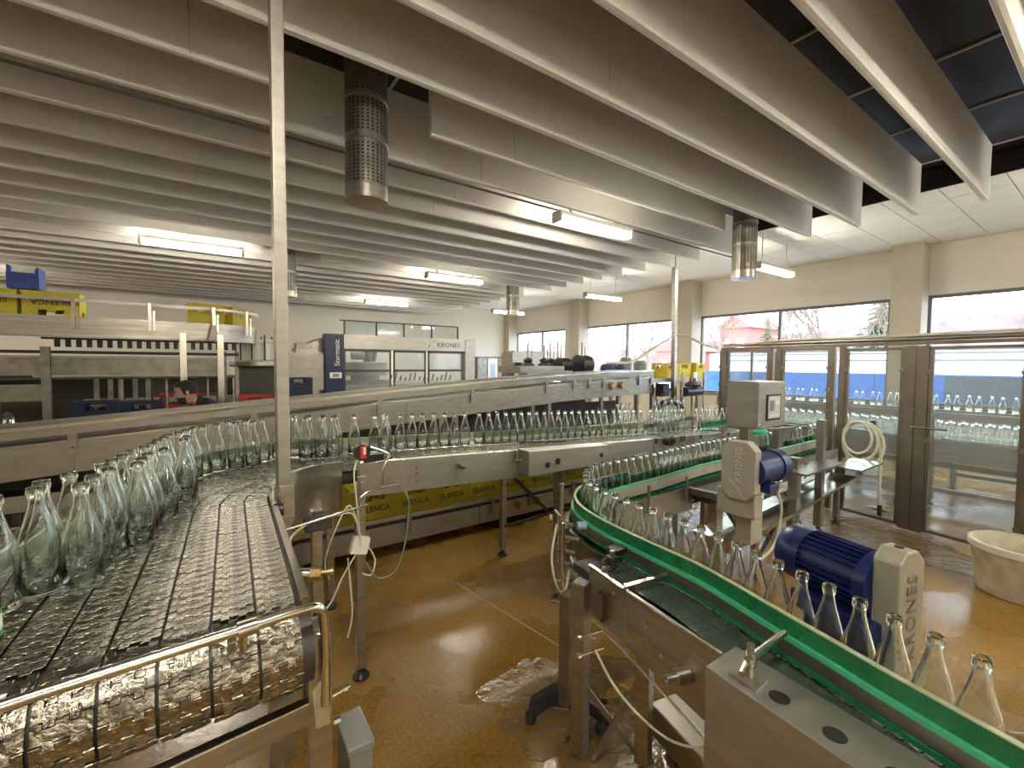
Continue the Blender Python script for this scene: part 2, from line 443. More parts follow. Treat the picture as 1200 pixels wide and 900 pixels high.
# vent pipes -----------------------------------------------------------
def vent(x, y, zb, label, n=28, r=.155):
    t = thing('vent_pipe', label, 'vent', (x, y, zb), 'perforated vent pipes')
    obj('pipe', MB().cyl((x, y, zb), (x, y, 4.33), r, 32), 'steel_d', t, smooth=True)
    obj('end_cap', MB().lathe([(r + .004, 0), (r + .004, .10), (r, .105)], (x, y, zb - .003), 32), 'steel', t, smooth=True)
    for z in (.42, .72): obj('collar', MB().lathe([(r + .001, 0), (r + .006, .004), (r + .006, .04), (r + .001, .044)], (x, y, zb + z), 32, False), 'steel', t, smooth=True)
    m = MB()
    for a in range(n):
        for i in range(26):
            z = zb + .12 + i * .026
            if .40 < z - zb < .47 or .70 < z - zb < .77: continue
            th = 2 * PI * a / n; s = .0055; rr = r + .0015
            c = Vector((x + rr * math.cos(th), y + rr * math.sin(th), z)); tx = Vector((-math.sin(th), math.cos(th), 0)) * s * 1.3; tz = Vector((0, 0, .0075))
            m.add([c - tx - tz, c + tx - tz, c + tx + tz, c - tx + tz], [(0, 1, 2, 3)])
    obj('perforation', m, 'dark', t, kind='stuff')
vent(1.03, 3.45, 2.98, 'large perforated steel vent pipe hanging nearest, in the open baffle gap')
vent(6.1, 3.2, 2.95, 'perforated vent pipe hanging at right between near baffles and window wall', 24)
vent(1.22, 9.0, 2.95, 'perforated vent pipe just right of the tall steel pole', 20)
vent(6.15, 8.85, 2.95, 'small far vent pipe in front of the back right corner', 20)

# ================================================================ BOTTLES
def real_glass(name, tint, rough=.0):
    m, t, b = nodes(name); t.nodes.remove(b); g = t.nodes.new('ShaderNodeBsdfGlass'); g.inputs[0].default_value = (*tint, 1); g.inputs[1].default_value = rough; g.inputs[2].default_value = 1.45
    t.links.new(g.outputs[0], t.nodes['Material Output'].inputs[0]); return m
M['rglass'] = real_glass('bottle_glass_hollow', (.98, .995, .985))
prof = [(.012, .003), (.030, .003), (.0385, 0), (.041, .006), (.041, .118), (.0400, .130), (.0365, .146), (.0300, .170), (.0225, .198), (.0172, .222),
        (.0155, .238), (.0155, .248), (.0182, .251), (.0186, .259), (.0172, .262), (.0176, .268), (.0160, .271), (.0115, .270), (.0108, .262),
        (.0112, .240), (.0135, .222), (.0188, .198), (.0263, .170), (.0328, .146), (.0364, .130), (.0375, .118), (.0375, .012), (.030, .009), (.010, .013)]
bottle_me = mesh_of(MB().lathe(prof, n=24, capt=True), 'glass_bottle'); bottle_me.materials.append(M['rglass'])
for p in bottle_me.polygons: p.use_smooth = True
def bottle(x, y, z, label, group, far=False):
    o = bpy.data.objects.new('glass_bottle', bottle_me); C.objects.link(o)
    o.location = (x, y, z); o.rotation_euler.z = random.uniform(0, 6)
    return tag(o, label, 'bottle', group)

# ================================================================ LEFT ACCUMULATION CONVEYOR AND LONG BOTTLE CONVEYOR
def zbelt(x, y): return 1.168 - .02 * max(0, y - 1.4) - .04 * max(0, x - .45)
CC = (.65, 2.10)                                  # centre of the bend
def lane(r, n=14):                                # centre line of a lane at radius r: up Y, round the bend, along X
    P = [(CC[0] - r - (2.1 - y) * .035, y) for y in (1.14, 1.4, 1.7, 2.0)]
    for i in range(n + 1):
        a = PI - i * PI / 2 / n; P.append((CC[0] + r * math.cos(a), CC[1] + r * math.sin(a)))
    return P + [(1.0, CC[1] + r), (2.0, CC[1] + r), (3.0, CC[1] + r), (4.0, CC[1] + r), (5.75, CC[1] + r)]
def along(path, step, start=0):
    out = []; P = [Vector(p) for p in path]; s = start; acc = 0
    for i in range(len(P) - 1):
        L = (P[i + 1] - P[i]).length
        while s <= acc + L:
            t = (s - acc) / L; q = P[i].lerp(P[i + 1], t); d = (P[i + 1] - P[i]).normalized(); out.append((q.x, q.y, math.atan2(d.y, d.x))); s += step
        acc += L
    return out

def link_mesh(w=.081, p=.0381, gap=.0032):
    "flat-top chain link: plate with interlocking hinge fingers front and back, two clip loops below"
    m = MB(); h = w / 2; t = .003; a = .010
    poly = []
    fy = [(-h, a), (-h * .62, a), (-h * .62, 0), (-h * .22, 0), (-h * .22, a), (h * .22, a), (h * .22, 0), (h * .62, 0), (h * .62, a), (h, a)]
    back = [(x, y) for x, y in fy]
    front = [(x, (y if False else p + y) - gap * 1.0) for x, y in reversed(fy)]
    poly = [(x, y + gap * .2) for x, y in back] + front
    m.prism([(y, -x) for x, y in poly], -t, 0)
    return m
lk = mesh_of(link_mesh(), 'chain_link')
lk.materials.append(M['chain'])
bm = bmesh.new(); bm.from_mesh(lk); bmesh.ops.bevel(bm, geom=[e for e in bm.edges if abs(e.verts[0].co.z) < 1e-6 and abs(e.verts[1].co.z) < 1e-6], offset=.0008, segments=1, affect='EDGES'); bm.to_mesh(lk); bm.free()

acc = thing('accumulation_conveyor', 'wide steel slat-chain conveyor in the left foreground bending to the right', 'conveyor', (-.15, 1.6, 0))
NL = 8
pitch = .0381
stuffL = MB(); nlink = 0
bel = thing('bottle_conveyor', 'long steel conveyor carrying clear bottles away to the right behind the sensor', 'conveyor', (2.9, 2.85, 0))
stuffB = MB()
base_v = [v.co.copy() for v in lk.vertices]; base_f = [tuple(p.vertices) for p in lk.polygons]
for l in range(NL + 1):
    r = .493 + .0862 * l
    for i, (x, y, a) in enumerate(along(lane(r), pitch, (l % 2) * .019)):
        tilt = Euler((random.gauss(0, .014), random.gauss(0, .020), a + random.gauss(0, .004)))
        if x > 1.0: m_ = stuffB
        elif y < 2.1 and nlink < 300 and y < 1.14 + 300 / 9 * pitch + .1:
            o = bpy.data.objects.new('chain_link', lk); C.objects.link(o); o.parent = acc
            o.location = Vector((x, y, zbelt(x, y))) - acc.location; o.rotation_euler = tilt; nlink += 1; continue
        else: m_ = stuffL
        mt = Matrix.Translation((x, y, zbelt(x, y))) @ tilt.to_matrix().to_4x4()
        m_.add([mt @ v for v in base_v], base_f)
    # links wrapped round the end roller
    x0 = CC[0] - r - .96 * .035
    for k in range(1, 8):
        th = k * .36; R = .098
        mt = Matrix.Translation((x0, 1.14 - R * math.sin(th), 1.168 - R + R * math.cos(th))) @ Matrix.Rotation(PI / 2 + .035, 4, 'Z') @ Matrix.Rotation(-th + .17, 4, 'Y') @ Matrix.Rotation(random.gauss(0, .02), 4, 'X')
        stuffL.add([mt @ v for v in base_v], base_f)
obj('chain_belt', stuffL, 'chain', acc, kind='stuff')
obj('chain_belt', stuffB, 'chain', bel, kind='stuff')
# wear rails and dark tray under the chain
tr = MB(); tr.sweep(lane(.80)[0:], -.0, .0, 0, 0)
tray_path = lane(.83)
obj('support_tray', MB().sweep(lane(.83)[:18], -.40, .40, -.05, -.012, zbelt), 'darkm', acc)
obj('support_tray', MB().sweep(lane(.83)[17:], -.36, .40, -.05, -.012, zbelt), 'darkm', bel)
# side plates
inner = lane(.44)
obj('side_plate', MB().sweep(inner[:6], -.012, 0, -.24, .012, zbelt), 'steel', acc)
obj('edge_strip', MB().sweep(inner[:8], -.016, .004, .006, .016, zbelt), 'steel_b', acc)
obj('curved_side_plate', MB().sweep(lane(.43)[5:18], -.004, 0, -.20, .055, zbelt), 'steel_b', bel, smooth=True)
obj('curved_side_plate', MB().sweep(lane(.43)[5:18], -.010, .010, .052, .060, zbelt), 'steel_b', bel)
outer = lane(1.20)
obj('side_plate', MB().sweep(outer[:16], 0, .012, -.22, .01, zbelt), 'steel_d', acc)
obj('side_plate', MB().sweep(outer[16:], 0, .012, -.22, .01, zbelt), 'steel_d', bel)
obj('side_plate', MB().sweep([(.67, 2.43), (2.0, 2.43), (3.2, 2.43)], -.006, .006, -.125, .062, zbelt), 'sheet', bel)
obj('plate_lip', MB().sweep([(.67, 2.43), (2.0, 2.43), (3.2, 2.43)], -.008, .03, .058, .064, zbelt), 'steel_b', bel)
obj('side_plate', MB().sweep([(3.2, 2.42), (5.75, 2.42)], -.006, .006, -.10, .07, zbelt), 'sheet', bel)
for x in (3.22, 3.58, 3.63, 3.9, 4.4): obj('joint_bracket', MB().box(x - .012, x + .012, 2.405, 2.42, 1.06 - .04 * (x - 3.2), 1.11 - .04 * (x - 3.2)), 'darkm', bel)
# guide rails behind the bottles
rail = smooth_path([(-.50, 1.25), (-.47, 1.45), (-.42, 1.70), (-.35, 1.95), (-.29, 2.2), (-.24, 2.45), (-.20, 2.62), (-.12, 2.84), (.0, 2.99), (.12, 3.09), (.30, 3.15), (.50, 3.175), (1.0, 3.18), (2.0, 3.18), (3.4, 3.18), (5.0, 3.18)], 5)
ks = [i for i, p in enumerate(rail) if p[0] > .55][0]
obj('guide_strip', MB().sweep(rail[:ks], 0, .014, .035, .10, zbelt), 'pale', acc)
obj('guide_strip', MB().sweep(rail[ks - 1:], 0, .014, .035, .10, zbelt), 'pale', bel)
obj('guide_channel', MB().sweep(rail[:ks], .014, .03, .045, .085, zbelt), 'steel_d', acc)
obj('guide_channel', MB().sweep(rail[ks - 1:], .014, .03, .045, .085, zbelt), 'steel_d', bel)
for x in (1.2, 2.0, 2.8, 3.6, 4.4):
    z = zbelt(x, 3.2); obj('guide_post', MB().cyl((x, 3.27, z - .12), (x, 3.27, z + .12), .009, 8).bar((x, 3.2, z + .07), (x, 3.29, z + .07), .014), 'steel_b', bel)

# front end of the left conveyor: roller shaft, beams, round guard bar, corner bracket
obj('end_roller', MB().cyl((-.72, 1.14, 1.07), (.19, 1.14, 1.07), .088, 20), 'darkm', acc, smooth=True)
gb = smooth_path([(-.75, .985, 1.195), (-.28, 1.02, 1.197), (.05, 1.042, 1.197), (.155, 1.05, 1.197), (.200, 1.055, 1.187), (.212, 1.06, 1.13), (.212, 1.06, .95)], 5)
obj('guard_bar', MB().tube(gb, .0105, 12), 'steel_b', acc, smooth=True)
obj('cross_beam', MB().bar((-.75, 1.03, .905), (.215, 1.10, .925), .028, .055), 'steel', acc, bevel=.003)
obj('end_bracket', MB().bar((.03, 1.075, 1.130), (.215, 1.11, 1.125), .008, .036).bar((.03, 1.075, 1.150), (.03, 1.05, 1.185), .016, .03), 'steel', acc, bevel=.002)
obj('clamp', MB().cyl((.04, 1.04, 1.197), (.075, 1.043, 1.197), .017, 10).cyl((.05, 1.045, 1.15), (.05, 1.045, 1.197), .008, 8), 'steel_b', acc, smooth=True)
obj('scraper_plate', MB().bar((.02, 1.10, 1.05), (.20, 1.13, 1.05), .004, .12), 'darkm', acc)
obj('corner_plate', MB().add([(.205, 1.10, 1.15), (.222, 1.09, 1.06), (.222, 1.06, .90), (.19, 1.06, .90), (.185, 1.10, 1.06), (.197, 1.12, 1.15)], [(0, 1, 2, 3, 4, 5)]), 'steel_b', acc)
obj('leg', MB().bar((.205, 1.10, 0), (.205, 1.10, 1.10), .04, .05), 'steel', acc)
obj('leg', MB().bar((-.62, 1.12, 0), (-.62, 1.12, 1.05), .04, .05), 'steel', acc)
obj('thumb_screw', MB().cyl((.23, 1.07, .955), (.27, 1.07, .965), .004, 8).cyl((.255, 1.07, .961), (.263, 1.07, .963), .009, 8), 'steel_b', acc, smooth=True)
obj('bolt', MB().cyl((.228, 1.06, .90), (.243, 1.06, .90), .010, 8), 'steel_b', acc)
# dark angular box low beside the end leg
bx_ = thing('grey_box', 'dark grey angular plastic box at the bottom edge beside the conveyor end', 'box', (.33, 1.05, .70))
obj('lid', MB().box(.275, .345, 1.12, 1.26, .735, .755), 'grey', bx_, bevel=.004)
obj('body', MB().box(.280, .340, 1.125, 1.255, .60, .733), 'grey', bx_, bevel=.004)
# pneumatic fitting sticking out of the inner side
ft = thing('pipe_fitting', 'stubby steel and brass pipe fitting poking out beside the left conveyor', 'fitting', (.22, 1.42, 1.06))
obj('sleeve', MB().cyl((.20, 1.50, 1.085), (.255, 1.475, 1.082), .019, 14), 'steel_b', ft, smooth=True)
obj('hex_nut', MB().cyl((.255, 1.475, 1.082), (.285, 1.462, 1.083), .022, 6), 'brass', ft)
obj('nozzle', MB().cyl((.285, 1.462, 1.083), (.315, 1.45, 1.084), .010, 10).cyl((.310, 1.452, 1.084), (.318, 1.449, 1.084), .013, 10), 'brass', ft, smooth=True)

# legs of the long conveyor, each on a black swivel foot
def leg(parent, x, y, z1, w=.05, name='leg', foot=True, rz=0, m='steel'):
    f = obj(name, MB().obox((x, y), (math.cos(rz), math.sin(rz)), w, w, .06, z1), m, parent, bevel=.003)
    if foot:
        obj('foot', MB().lathe([(.045, 0), (.045, .012), (.030, .03), (.016, .038), (.012, .075)], (x, y, .0), 16), 'dark', f, smooth=True)
    return f
for x, y, z in ((.67, 2.42, 1.10), (.69, 3.25, .98), (2.10, 2.42, .98), (2.19, 3.28, .95), (4.0, 2.42, .85), (4.0, 3.28, .85), (.43, 2.32, 1.02), (5.5, 2.42, .8)):
    leg(bel, x, y, z)
obj('brace', MB().bar((2.19, 3.25, .80), (2.95, 3.3, .10), .012, .025).bar((2.19, 3.25, .28), (3.1, 3.25, .30), .012, .02), 'darkm', bel)
leg(acc, .20, 1.95, 1.0, .05); leg(acc, -.5, 1.9, 1.0, .05)
for x in (.62,): obj('brace_bar', MB().cyl((.24, 1.93, 1.08), (.70, 2.36, .985), .006, 8), 'steel_b', bel)
# small gadgets on the front plate
for x, dz in ((1.12, .02), (1.0, .012), (1.0, -.025), (1.0, -.07), (1.75, -.05), (.88, .0)):
    z = zbelt(x, 2.43) + dz; obj('bolt', MB().cyl((x, 2.424, z), (x, 2.414, z), .007, 8), 'steel_b', bel)
obj('lever', MB().cyl((1.28, 2.43, 1.115), (1.28, 2.38, 1.115), .009, 8).cyl((1.262, 2.38, 1.12), (1.30, 2.38, 1.105), .011, 8), 'darkm', bel, smooth=True)
obj('guide_clamp', MB().cyl((1.72, 2.40, 1.09), (1.72, 2.40, 1.215), .008, 8).cyl((1.70, 2.40, 1.10), (1.75, 2.39, 1.10), .010, 8).bar((1.72, 2.40, 1.212), (1.42, 2.55, 1.20), .010), 'steel', bel)
obj('guide_blade', MB().bar((1.55, 2.62, 1.195), (2.3, 2.56, 1.150), .006, .012), 'dark', bel)
# cover box on the front plate with round knockouts
cb = obj('cover_box', MB().add([(1.74, 2.42, 1.172), (2.50, 2.42, 1.140), (2.50, 2.30, 1.140), (1.74, 2.30, 1.172), (1.74, 2.42, 1.0), (2.50, 2.42, 1.0), (2.50, 2.30, 1.0), (1.74, 2.30, 1.0)],
     [(0, 1, 2, 3), (3, 2, 6, 7), (0, 3, 7, 4), (1, 5, 6, 2), (4, 7, 6, 5), (0, 4, 5, 1)]), 'sheet', bel, bevel=.004)
for x, z, r in ((1.90, 1.06, .020), (1.99, 1.075, .023), (2.42, 1.07, .018)):
    obj('knockout', MB().cyl((x, 2.2985, z), (x, 2.296, z), r, 18), 'dark', cb)
dk = obj('drive_knob', MB().cyl((3.36, 2.42, 1.08), (3.36, 2.35, 1.08), .045, 18), 'darkm', bel, smooth=True)
obj('hub', MB().cyl((3.36, 2.35, 1.08), (3.36, 2.33, 1.08), .025, 14), 'dark', dk, smooth=True)
for x in (3.52, 3.74): obj('hatch', MB().box(x - .07, x + .07, 2.41, 2.416, 1.03 - .04 * (x - 3.2), 1.105 - .04 * (x - 3.2)), 'steel_d', bel)

# bottles on these two
LB = [(-0.403, 1.51), (-0.36, 1.553), (-0.365, 1.64), (-0.315, 1.749), (-0.283, 1.549), (-0.267, 1.651), (-0.276, 1.84), (-0.257, 1.757), (-0.262, 1.925), (-0.252, 2.027), (-0.235, 2.11), (-0.200, 1.80), (-0.190, 1.90), (-0.180, 1.99), (-0.209, 2.20), (-0.194, 2.285), (-0.140, 2.084), (-0.183, 2.381), (-0.162, 2.463), (-0.157, 2.545), (-0.09, 2.34), (-0.090, 2.44), (-0.123, 2.625), (-0.097, 2.708), (-0.070, 2.795), (-0.030, 2.87), (0.035, 2.934), (0.089, 3.02), (0.125, 2.945), (0.18, 3.05), (0.21, 2.965), (0.270, 3.088), (0.365, 3.124)]
def declash(P, d, it=60):
    P = [list(p) for p in P]
    for _ in range(it):
        for i in range(len(P)):
            for j in range(i + 1, len(P)):
                dx = P[j][0] - P[i][0]; dy = P[j][1] - P[i][1]; L = math.hypot(dx, dy) or 1e-6
                if L < d:
                    q = (d - L) / 2 / L; P[i][0] -= dx * q; P[i][1] -= dy * q; P[j][0] += dx * q; P[j][1] += dy * q
    return P
for n, (x, y) in enumerate(declash(LB, .0835)):
    o = bottle(x, y, zbelt(x, y) + .001, 'clear glass bottle, %s from the left frame edge in the crowd on the near conveyor' % ordinal(n + 1), 'bottles crowding the left conveyor')
    if n == 0:
        o['label'] = 'clear bottle cut by the left frame edge, with a white and green paper label'
# labelled bottle at the frame edge
lb0 = bottle(-.395, 1.30, zbelt(-.4, 1.3) + .001, 'nearest clear bottle at the left frame edge, with white and green paper label', 'bottles crowding the left conveyor')
for z0, z1, mm in ((.025, .037, 'green'), (.037, .070, 'white'), (.070, .082, 'green')):
    obj('paper_label', MB().lathe([(.0416, z0), (.0416, z1)], n=24, capb=False), mm, lb0, local=True, smooth=True)
for n in range(1):
    pass
BX = [0.456, 0.54, 0.63, 0.715, 0.832, 0.974, 1.06, 1.163, 1.256, 1.34, 1.43, 1.524, 1.61, 1.707, 1.843, 1.934, 2.02, 2.105, 2.19, 2.275, 2.36, 2.445, 2.53, 2.615, 2.70, 2.785, 2.87, 2.971, 3.074, 3.16, 3.245, 3.33, 3.454, 3.545, 3.638, 3.775, 3.888, 4.063, 4.154, 4.246, 4.34, 4.437, 4.519, 4.636, 4.934, 5.063, 5.147, 5.231, 5.315, 5.40, 5.53, 5.655]
for n, x in enumerate(BX):
    y = 3.125 + random.uniform(-.006, .004)
    bottle(x, y, zbelt(x, y) + .001, 'clear glass bottle, %s past the tall pole in the file on the long conveyor' % ordinal(n + 1), 'bottles filed on the long conveyor')
for n, x in enumerate([.505, .60, .675, 1.015]):
    bottle(x, 3.03 if n < 3 else 3.04, zbelt(x, 3.03) + .001, 'clear bottle standing half a step in front of the file, %s after the tall pole' % ordinal(n + 1), 'bottles filed on the long conveyor')

# tall square steel pole to the ceiling and its bracket
pl = thing('steel_pole', 'tall square stainless pole from the near conveyor up to the ceiling', 'pole', (.262, 2.12, 0))
obj('shaft', MB().obox((.262, 2.12), (1, .08), .050, .05, .0, 4.285), 'sheet', pl, bevel=.004)
obj('bracket', MB().obox((.262, 2.03), (1, .08), .055, .03, 1.10, 1.235), 'steel', pl, bevel=.003)
obj('black_knob', MB().cyl((.21, 1.99, 1.15), (.245, 1.985, 1.15), .026, 16), 'dark', pl, smooth=True)
obj('bolt', MB().cyl((.2, 1.98, 1.12), (.215, 1.98, 1.12), .008, 8), 'steel_b', pl)

# sensor on a post with cable
sn = thing('round_sensor', 'round black sensor with red label on a thin post at the conveyor edge', 'sensor', (.655, 2.32, 1.12))
obj('sensor_head', MB().tube([(.655, 2.34, 1.285), (.650, 2.295, 1.285)], [.042, .042], 24), 'dark', sn, smooth=True)
obj('sensor_label', MB().box(.642, .672, 2.290, 2.294, 1.255, 1.318), 'red', sn)
obj('sensor_label', MB().box(.655, .668, 2.288, 2.2905, 1.275, 1.312), 'white', sn)
obj('sensor_post', MB().cyl((.645, 2.34, .95), (.645, 2.34, 1.25), .007, 8).cyl((.635, 2.34, 1.15), (.68, 2.33, 1.15), .005, 8), 'steel_b', sn)
obj('sensor_cable', MB().tube(smooth_path([(.632, 2.33, 1.24), (.615, 2.32, 1.17), (.625, 2.32, 1.05), (.64, 2.33, .9), (.65, 2.33, .78)]), .004, 6), 'hose', sn, smooth=True)
pe = thing('photo_eye_bracket', 'bent steel bracket with black photo eye right of the round sensor', 'bracket', (.76, 2.36, 1.13))
obj('photo_eye', MB().box(.69, .80, 2.40, 2.45, 1.205, 1.245), 'dark', pe, bevel=.004)
obj('bent_rod', MB().tube(smooth_path([(.76, 2.50, 1.27), (.82, 2.38, 1.245), (.79, 2.36, 1.19), (.775, 2.36, 1.13), (.775, 2.36, 1.06)]), .006, 8), 'steel_b', pe, smooth=True)
obj('cross_rod', MB().tube(smooth_path([(.65, 2.35, 1.03), (.70, 2.35, 1.062), (.80, 2.35, 1.072), (.86, 2.35, 1.075)]), .006, 8), 'steel_b', pe, smooth=True)
obj('pe_cable', MB().tube(smooth_path([(.86, 2.35, 1.075), (.92, 2.34, .98), (.90, 2.34, .75), (.84, 2.33, .60), (.74, 2.33, .58), (.68, 2.34, .68)]), .004, 6), 'grey', pe, smooth=True).name = 'cable'
jb = thing('junction_box', 'small white junction box tied to a conveyor leg, cables looping from it', 'box', (.66, 2.37, .75))
obj('housing', MB().xf(Matrix.Identity(4)).box(-.045, .045, -.02, .02, -.045, .045).xf(Matrix.Translation((.655, 2.37, .77)) @ Matrix.Rotation(.25, 4, 'Y')), 'white', jb, bevel=.004)
for pts in ([(.66, 2.35, .80), (.60, 2.35, 1.0), (.52, 2.36, .86), (.48, 2.38, .72), (.50, 2.38, .62)], [(.64, 2.36, .74), (.56, 2.36, .62), (.50, 2.36, .50), (.42, 2.36, .45), (.36, 2.36, .52)], [(.69, 2.36, .77), (.73, 2.35, .68), (.71, 2.35, .60), (.66, 2.35, .62)],
            [(.60, 2.4, .70), (.62, 2.4, .4), (.60, 2.42, .25)]):
    obj('cable', MB().tube(smooth_path(pts), .0045, 6), 'hose', jb, smooth=True)
mb_ = thing('valve_block', 'dark valve block with thin tubes on the conveyor leg below the pole', 'valve', (.42, 2.25, .98))
obj('block', MB().box(.36, .48, 2.20, 2.27, .95, 1.01), 'darkm', mb_, bevel=.006)
for pts in ([(.36, 2.2, .99), (.30, 2.1, 1.0), (.27, 2.05, .97), (.28, 2.05, .87), (.26, 2.05, .82)], [(.48, 2.23, 1.0), (.58, 2.26, .99), (.62, 2.3, .92)]):
    obj('tube', MB().tube(smooth_path(pts), .005, 6), 'hose', mb_, smooth=True)

# ================================================================ CRATES
def crate_meshes():
    L, Wd, Hh, t = .39, .30, .285, .012
    m = MB()
    # walls built round the hand holes
    for s in (-1, 1):
        y0, y1 = (s * Wd / 2 - (t if s > 0 else 0), s * Wd / 2 + (t if s < 0 else 0))
        a, b, z0, z1 = -.09, .09, .18, .258
        m.box(-L / 2, L / 2, y0, y1, 0, z0).box(-L / 2, L / 2, y0, y1, z1, Hh).box(-L / 2, a, y0, y1, z0, z1).box(b, L / 2, y0, y1, z0, z1)
        m.box(-.03, .03, y0 + t * .2, y1 - t * .2, z0, z0 + .018)
    for s in (-1, 1):
        x0, x1 = (s * L / 2 - (t if s > 0 else 0), s * L / 2 + (t if s < 0 else 0))
        m.box(x0, x1, -Wd / 2 + t, Wd / 2 - t, 0, .18).box(x0, x1, -Wd / 2 + t, Wd / 2 - t, .258, Hh).box(x0, x1, -Wd / 2 + t, -.06, .18, .258).box(x0, x1, .06, Wd / 2 - t, .18, .258)
    m.box(-L / 2 + t, L / 2 - t, -Wd / 2 + t, Wd / 2 - t, .0, .012)
    for x in (-.09, 0, .09): m.box(x - .003, x + .003, -Wd / 2 + t, Wd / 2 - t, .012, .12)
    m.box(-L / 2 - .006, L / 2 + .006, -Wd / 2 - .006, -Wd / 2, Hh - .02, Hh).box(-L / 2 - .006, L / 2 + .006, -Wd / 2 - .006, -Wd / 2, 0, .014)
    inner = MB().box(-L / 2 + .05, L / 2 - .05, -Wd / 2 + .04, Wd / 2 - .04, .02, .25)
    return m, inner
cm, ci = crate_meshes()
crate_me = mesh_of(cm, 'crate_shell'); dark_in = MB()
for i in range(3):
    for j in range(2): dark_in.lathe([(.038, 0), (.041, .006), (.041, .122), (.030, .170), (.0172, .222), (.016, .255)], (-.12 + .12 * i, -.07 + .14 * j, .015), 8)
fill_me = mesh_of(dark_in, 'bottle_fill'); fill_me.materials.append(M['rglass'])
txt_me = text_mesh('SILENCA', .072, .0012); 
tcache = {}
def crate(name, x, y, z, rz, material, label, group, flip=False, text=True, tmat='navy', fill=True, cat='crate'):
    t = thing(name, label, cat, (x, y, z), group)
    key = material
    if key not in tcache:
        me = crate_me.copy(); me.materials.append(M[material]); tm_ = txt_me.copy(); tm_.materials.clear(); tm_.materials.append(M[tmat])
        tm_.transform(Matrix.Translation((0, -.1535, .105)) @ Matrix.Rotation(PI / 2, 4, 'X')); tcache[key] = (me, tm_)
    me, tx = tcache[key]
    o = bpy.data.objects.new('crate_shell', me); C.objects.link(o); o.parent = t
    if text: q = bpy.data.objects.new('lettering', tx); C.objects.link(q); q.parent = o
    if fill: q = bpy.data.objects.new('bottle_fill', fill_me); C.objects.link(q); q.parent = t; q['kind'] = 'stuff'; q.location = (0, 0, .005)
    t.rotation_euler = (PI if flip else 0, 0, rz + (PI if flip else 0))
    if flip: t.location.z += .285
    return t

# lower crate conveyor running under and behind the bottle conveyor
lc = thing('low_crate_conveyor', 'low steel conveyor full of yellow crates, under the long bottle conveyor', 'conveyor', (2.5, 3.8, 0))
obj('side_plate', MB().box(.60, 2.30, 3.89, 3.90, .08, .26), 'sheet', lc)
obj('side_plate', MB().box(2.31, 6.0, 3.89, 3.90, .08, .26), 'sheet', lc)
obj('guide_rail', MB().box(.5, 6.0, 3.87, 3.89, .305, .345), 'steel', lc)
obj('guide_rail', MB().box(.2, 6.0, 4.40, 4.42, .305, .345), 'steel', lc)
obj('belt', MB().box(.4, 6.0, 3.90, 4.45, .23, .29), 'dark', lc)
obj('side_plate', MB().box(.0, 6.0, 4.45, 4.46, .08, .26), 'steel_d', lc)
for x in (1.52, 2.45, 2.95, 3.6): obj('rail_bracket', MB().box(x - .022, x + .022, 3.855, 3.87, .17, .34), 'steel_d', lc)
for x in (.8, 2.1, 3.4, 4.8):
    for y in (3.96, 4.4): obj('leg', MB().box(x - .02, x + .02, y - .02, y + .02, 0, .23), 'darkm', lc)
for x in (2.80, 3.06): obj('motor_end', MB().cyl((x, 3.88, .20), (x, 3.80, .20), .045, 14), 'brass', lc, smooth=True)
for n, x in enumerate([.86, 1.252, 1.644, 2.036, 2.43, 2.824, 3.22, 3.62, 4.02, 4.42, 4.82, 5.22]):
    crate('bottle_crate', x, 4.155, .291, 0, 'yellow', 'yellow SILENCA crate, %s from left in the straight row under the bottle conveyor' % ordinal(n + 1), 'yellow crates on the low conveyor').scale = (1, 1, 1.04)
for n, (x, y, a) in enumerate([(.44, 4.03, .25), (.08, 3.84, .5)]):
    crate('bottle_crate', x, y, .291, a, 'yellow', 'yellow crate turned on the low conveyor bend, %s left of the thin sensor leg' % ordinal(n + 1), 'yellow crates on the low conveyor')
obj('bend_tray', MB().prism([(-.3, 3.5), (.02, 3.48), (.45, 3.75), (.5, 4.45), (.2, 4.35), (-.35, 3.95)], .23, .288), 'steel_d', lc)
obj('bend_plate', MB().sweep([(-.2, 3.44), (.15, 3.55), (.6, 3.89)], -.006, .006, .06, .27), 'sheet', lc)

# rising crate conveyor behind
CZ = [(-3.2, .945), (-1.3, 1.075), (.48, 1.20), (1.59, 1.283), (2.77, 1.36), (4.28, 1.454), (5.85, 1.505), (7.9, 1.535)]
def cpt(x, off=0, dz=0):      # point of the front plate's top edge at world x; off = distance behind it
    for (a, za), (b, zb_) in zip(CZ, CZ[1:]):
        if x <= b or b == 7.9: return Vector((x, 4.9 + off, za + (zb_ - za) * (x - a) / (b - a) + dz))
def cslab(m, x0, x1, o0, o1, d0, d1):
    xs_ = [x0] + [c[0] for c in CZ if x0 + .01 < c[0] < x1 - .01] + [x1]; n_ = len(xs_)
    P = [cpt(x, o, d) for x in xs_ for o, d in ((o0, d0), (o1, d0), (o1, d1), (o0, d1))]
    F_ = [(0, 1, 2, 3), tuple(reversed(range(n_ * 4 - 4, n_ * 4)))]
    for i in range(n_ - 1):
        for j in range(4): F_.append((i * 4 + j, i * 4 + (j + 1) % 4, i * 4 + 4 + (j + 1) % 4, i * 4 + 4 + j))
    return m.add(P, F_)
rc = thing('rising_crate_conveyor', 'long grey crate conveyor rising to the right behind the bottle rows', 'conveyor', (2.5, 5.1, 0))
xs = [-3.2, -.9, 1.9, 4.55, 5.15, 5.75, 6.4]
for a, b in zip(xs, xs[1:]): obj('side_plate', cslab(MB(), a + .002, b - .002, 0, .012, -.255, 0), 'sheet', rc)
obj('side_plate', cslab(MB(), -3.2, 6.4, .50, .512, -.255, .0), 'steel_d', rc)
obj('belt', cslab(MB(), -3.2, 6.4, .02, .5, -.05, -.02), 'dark', rc)
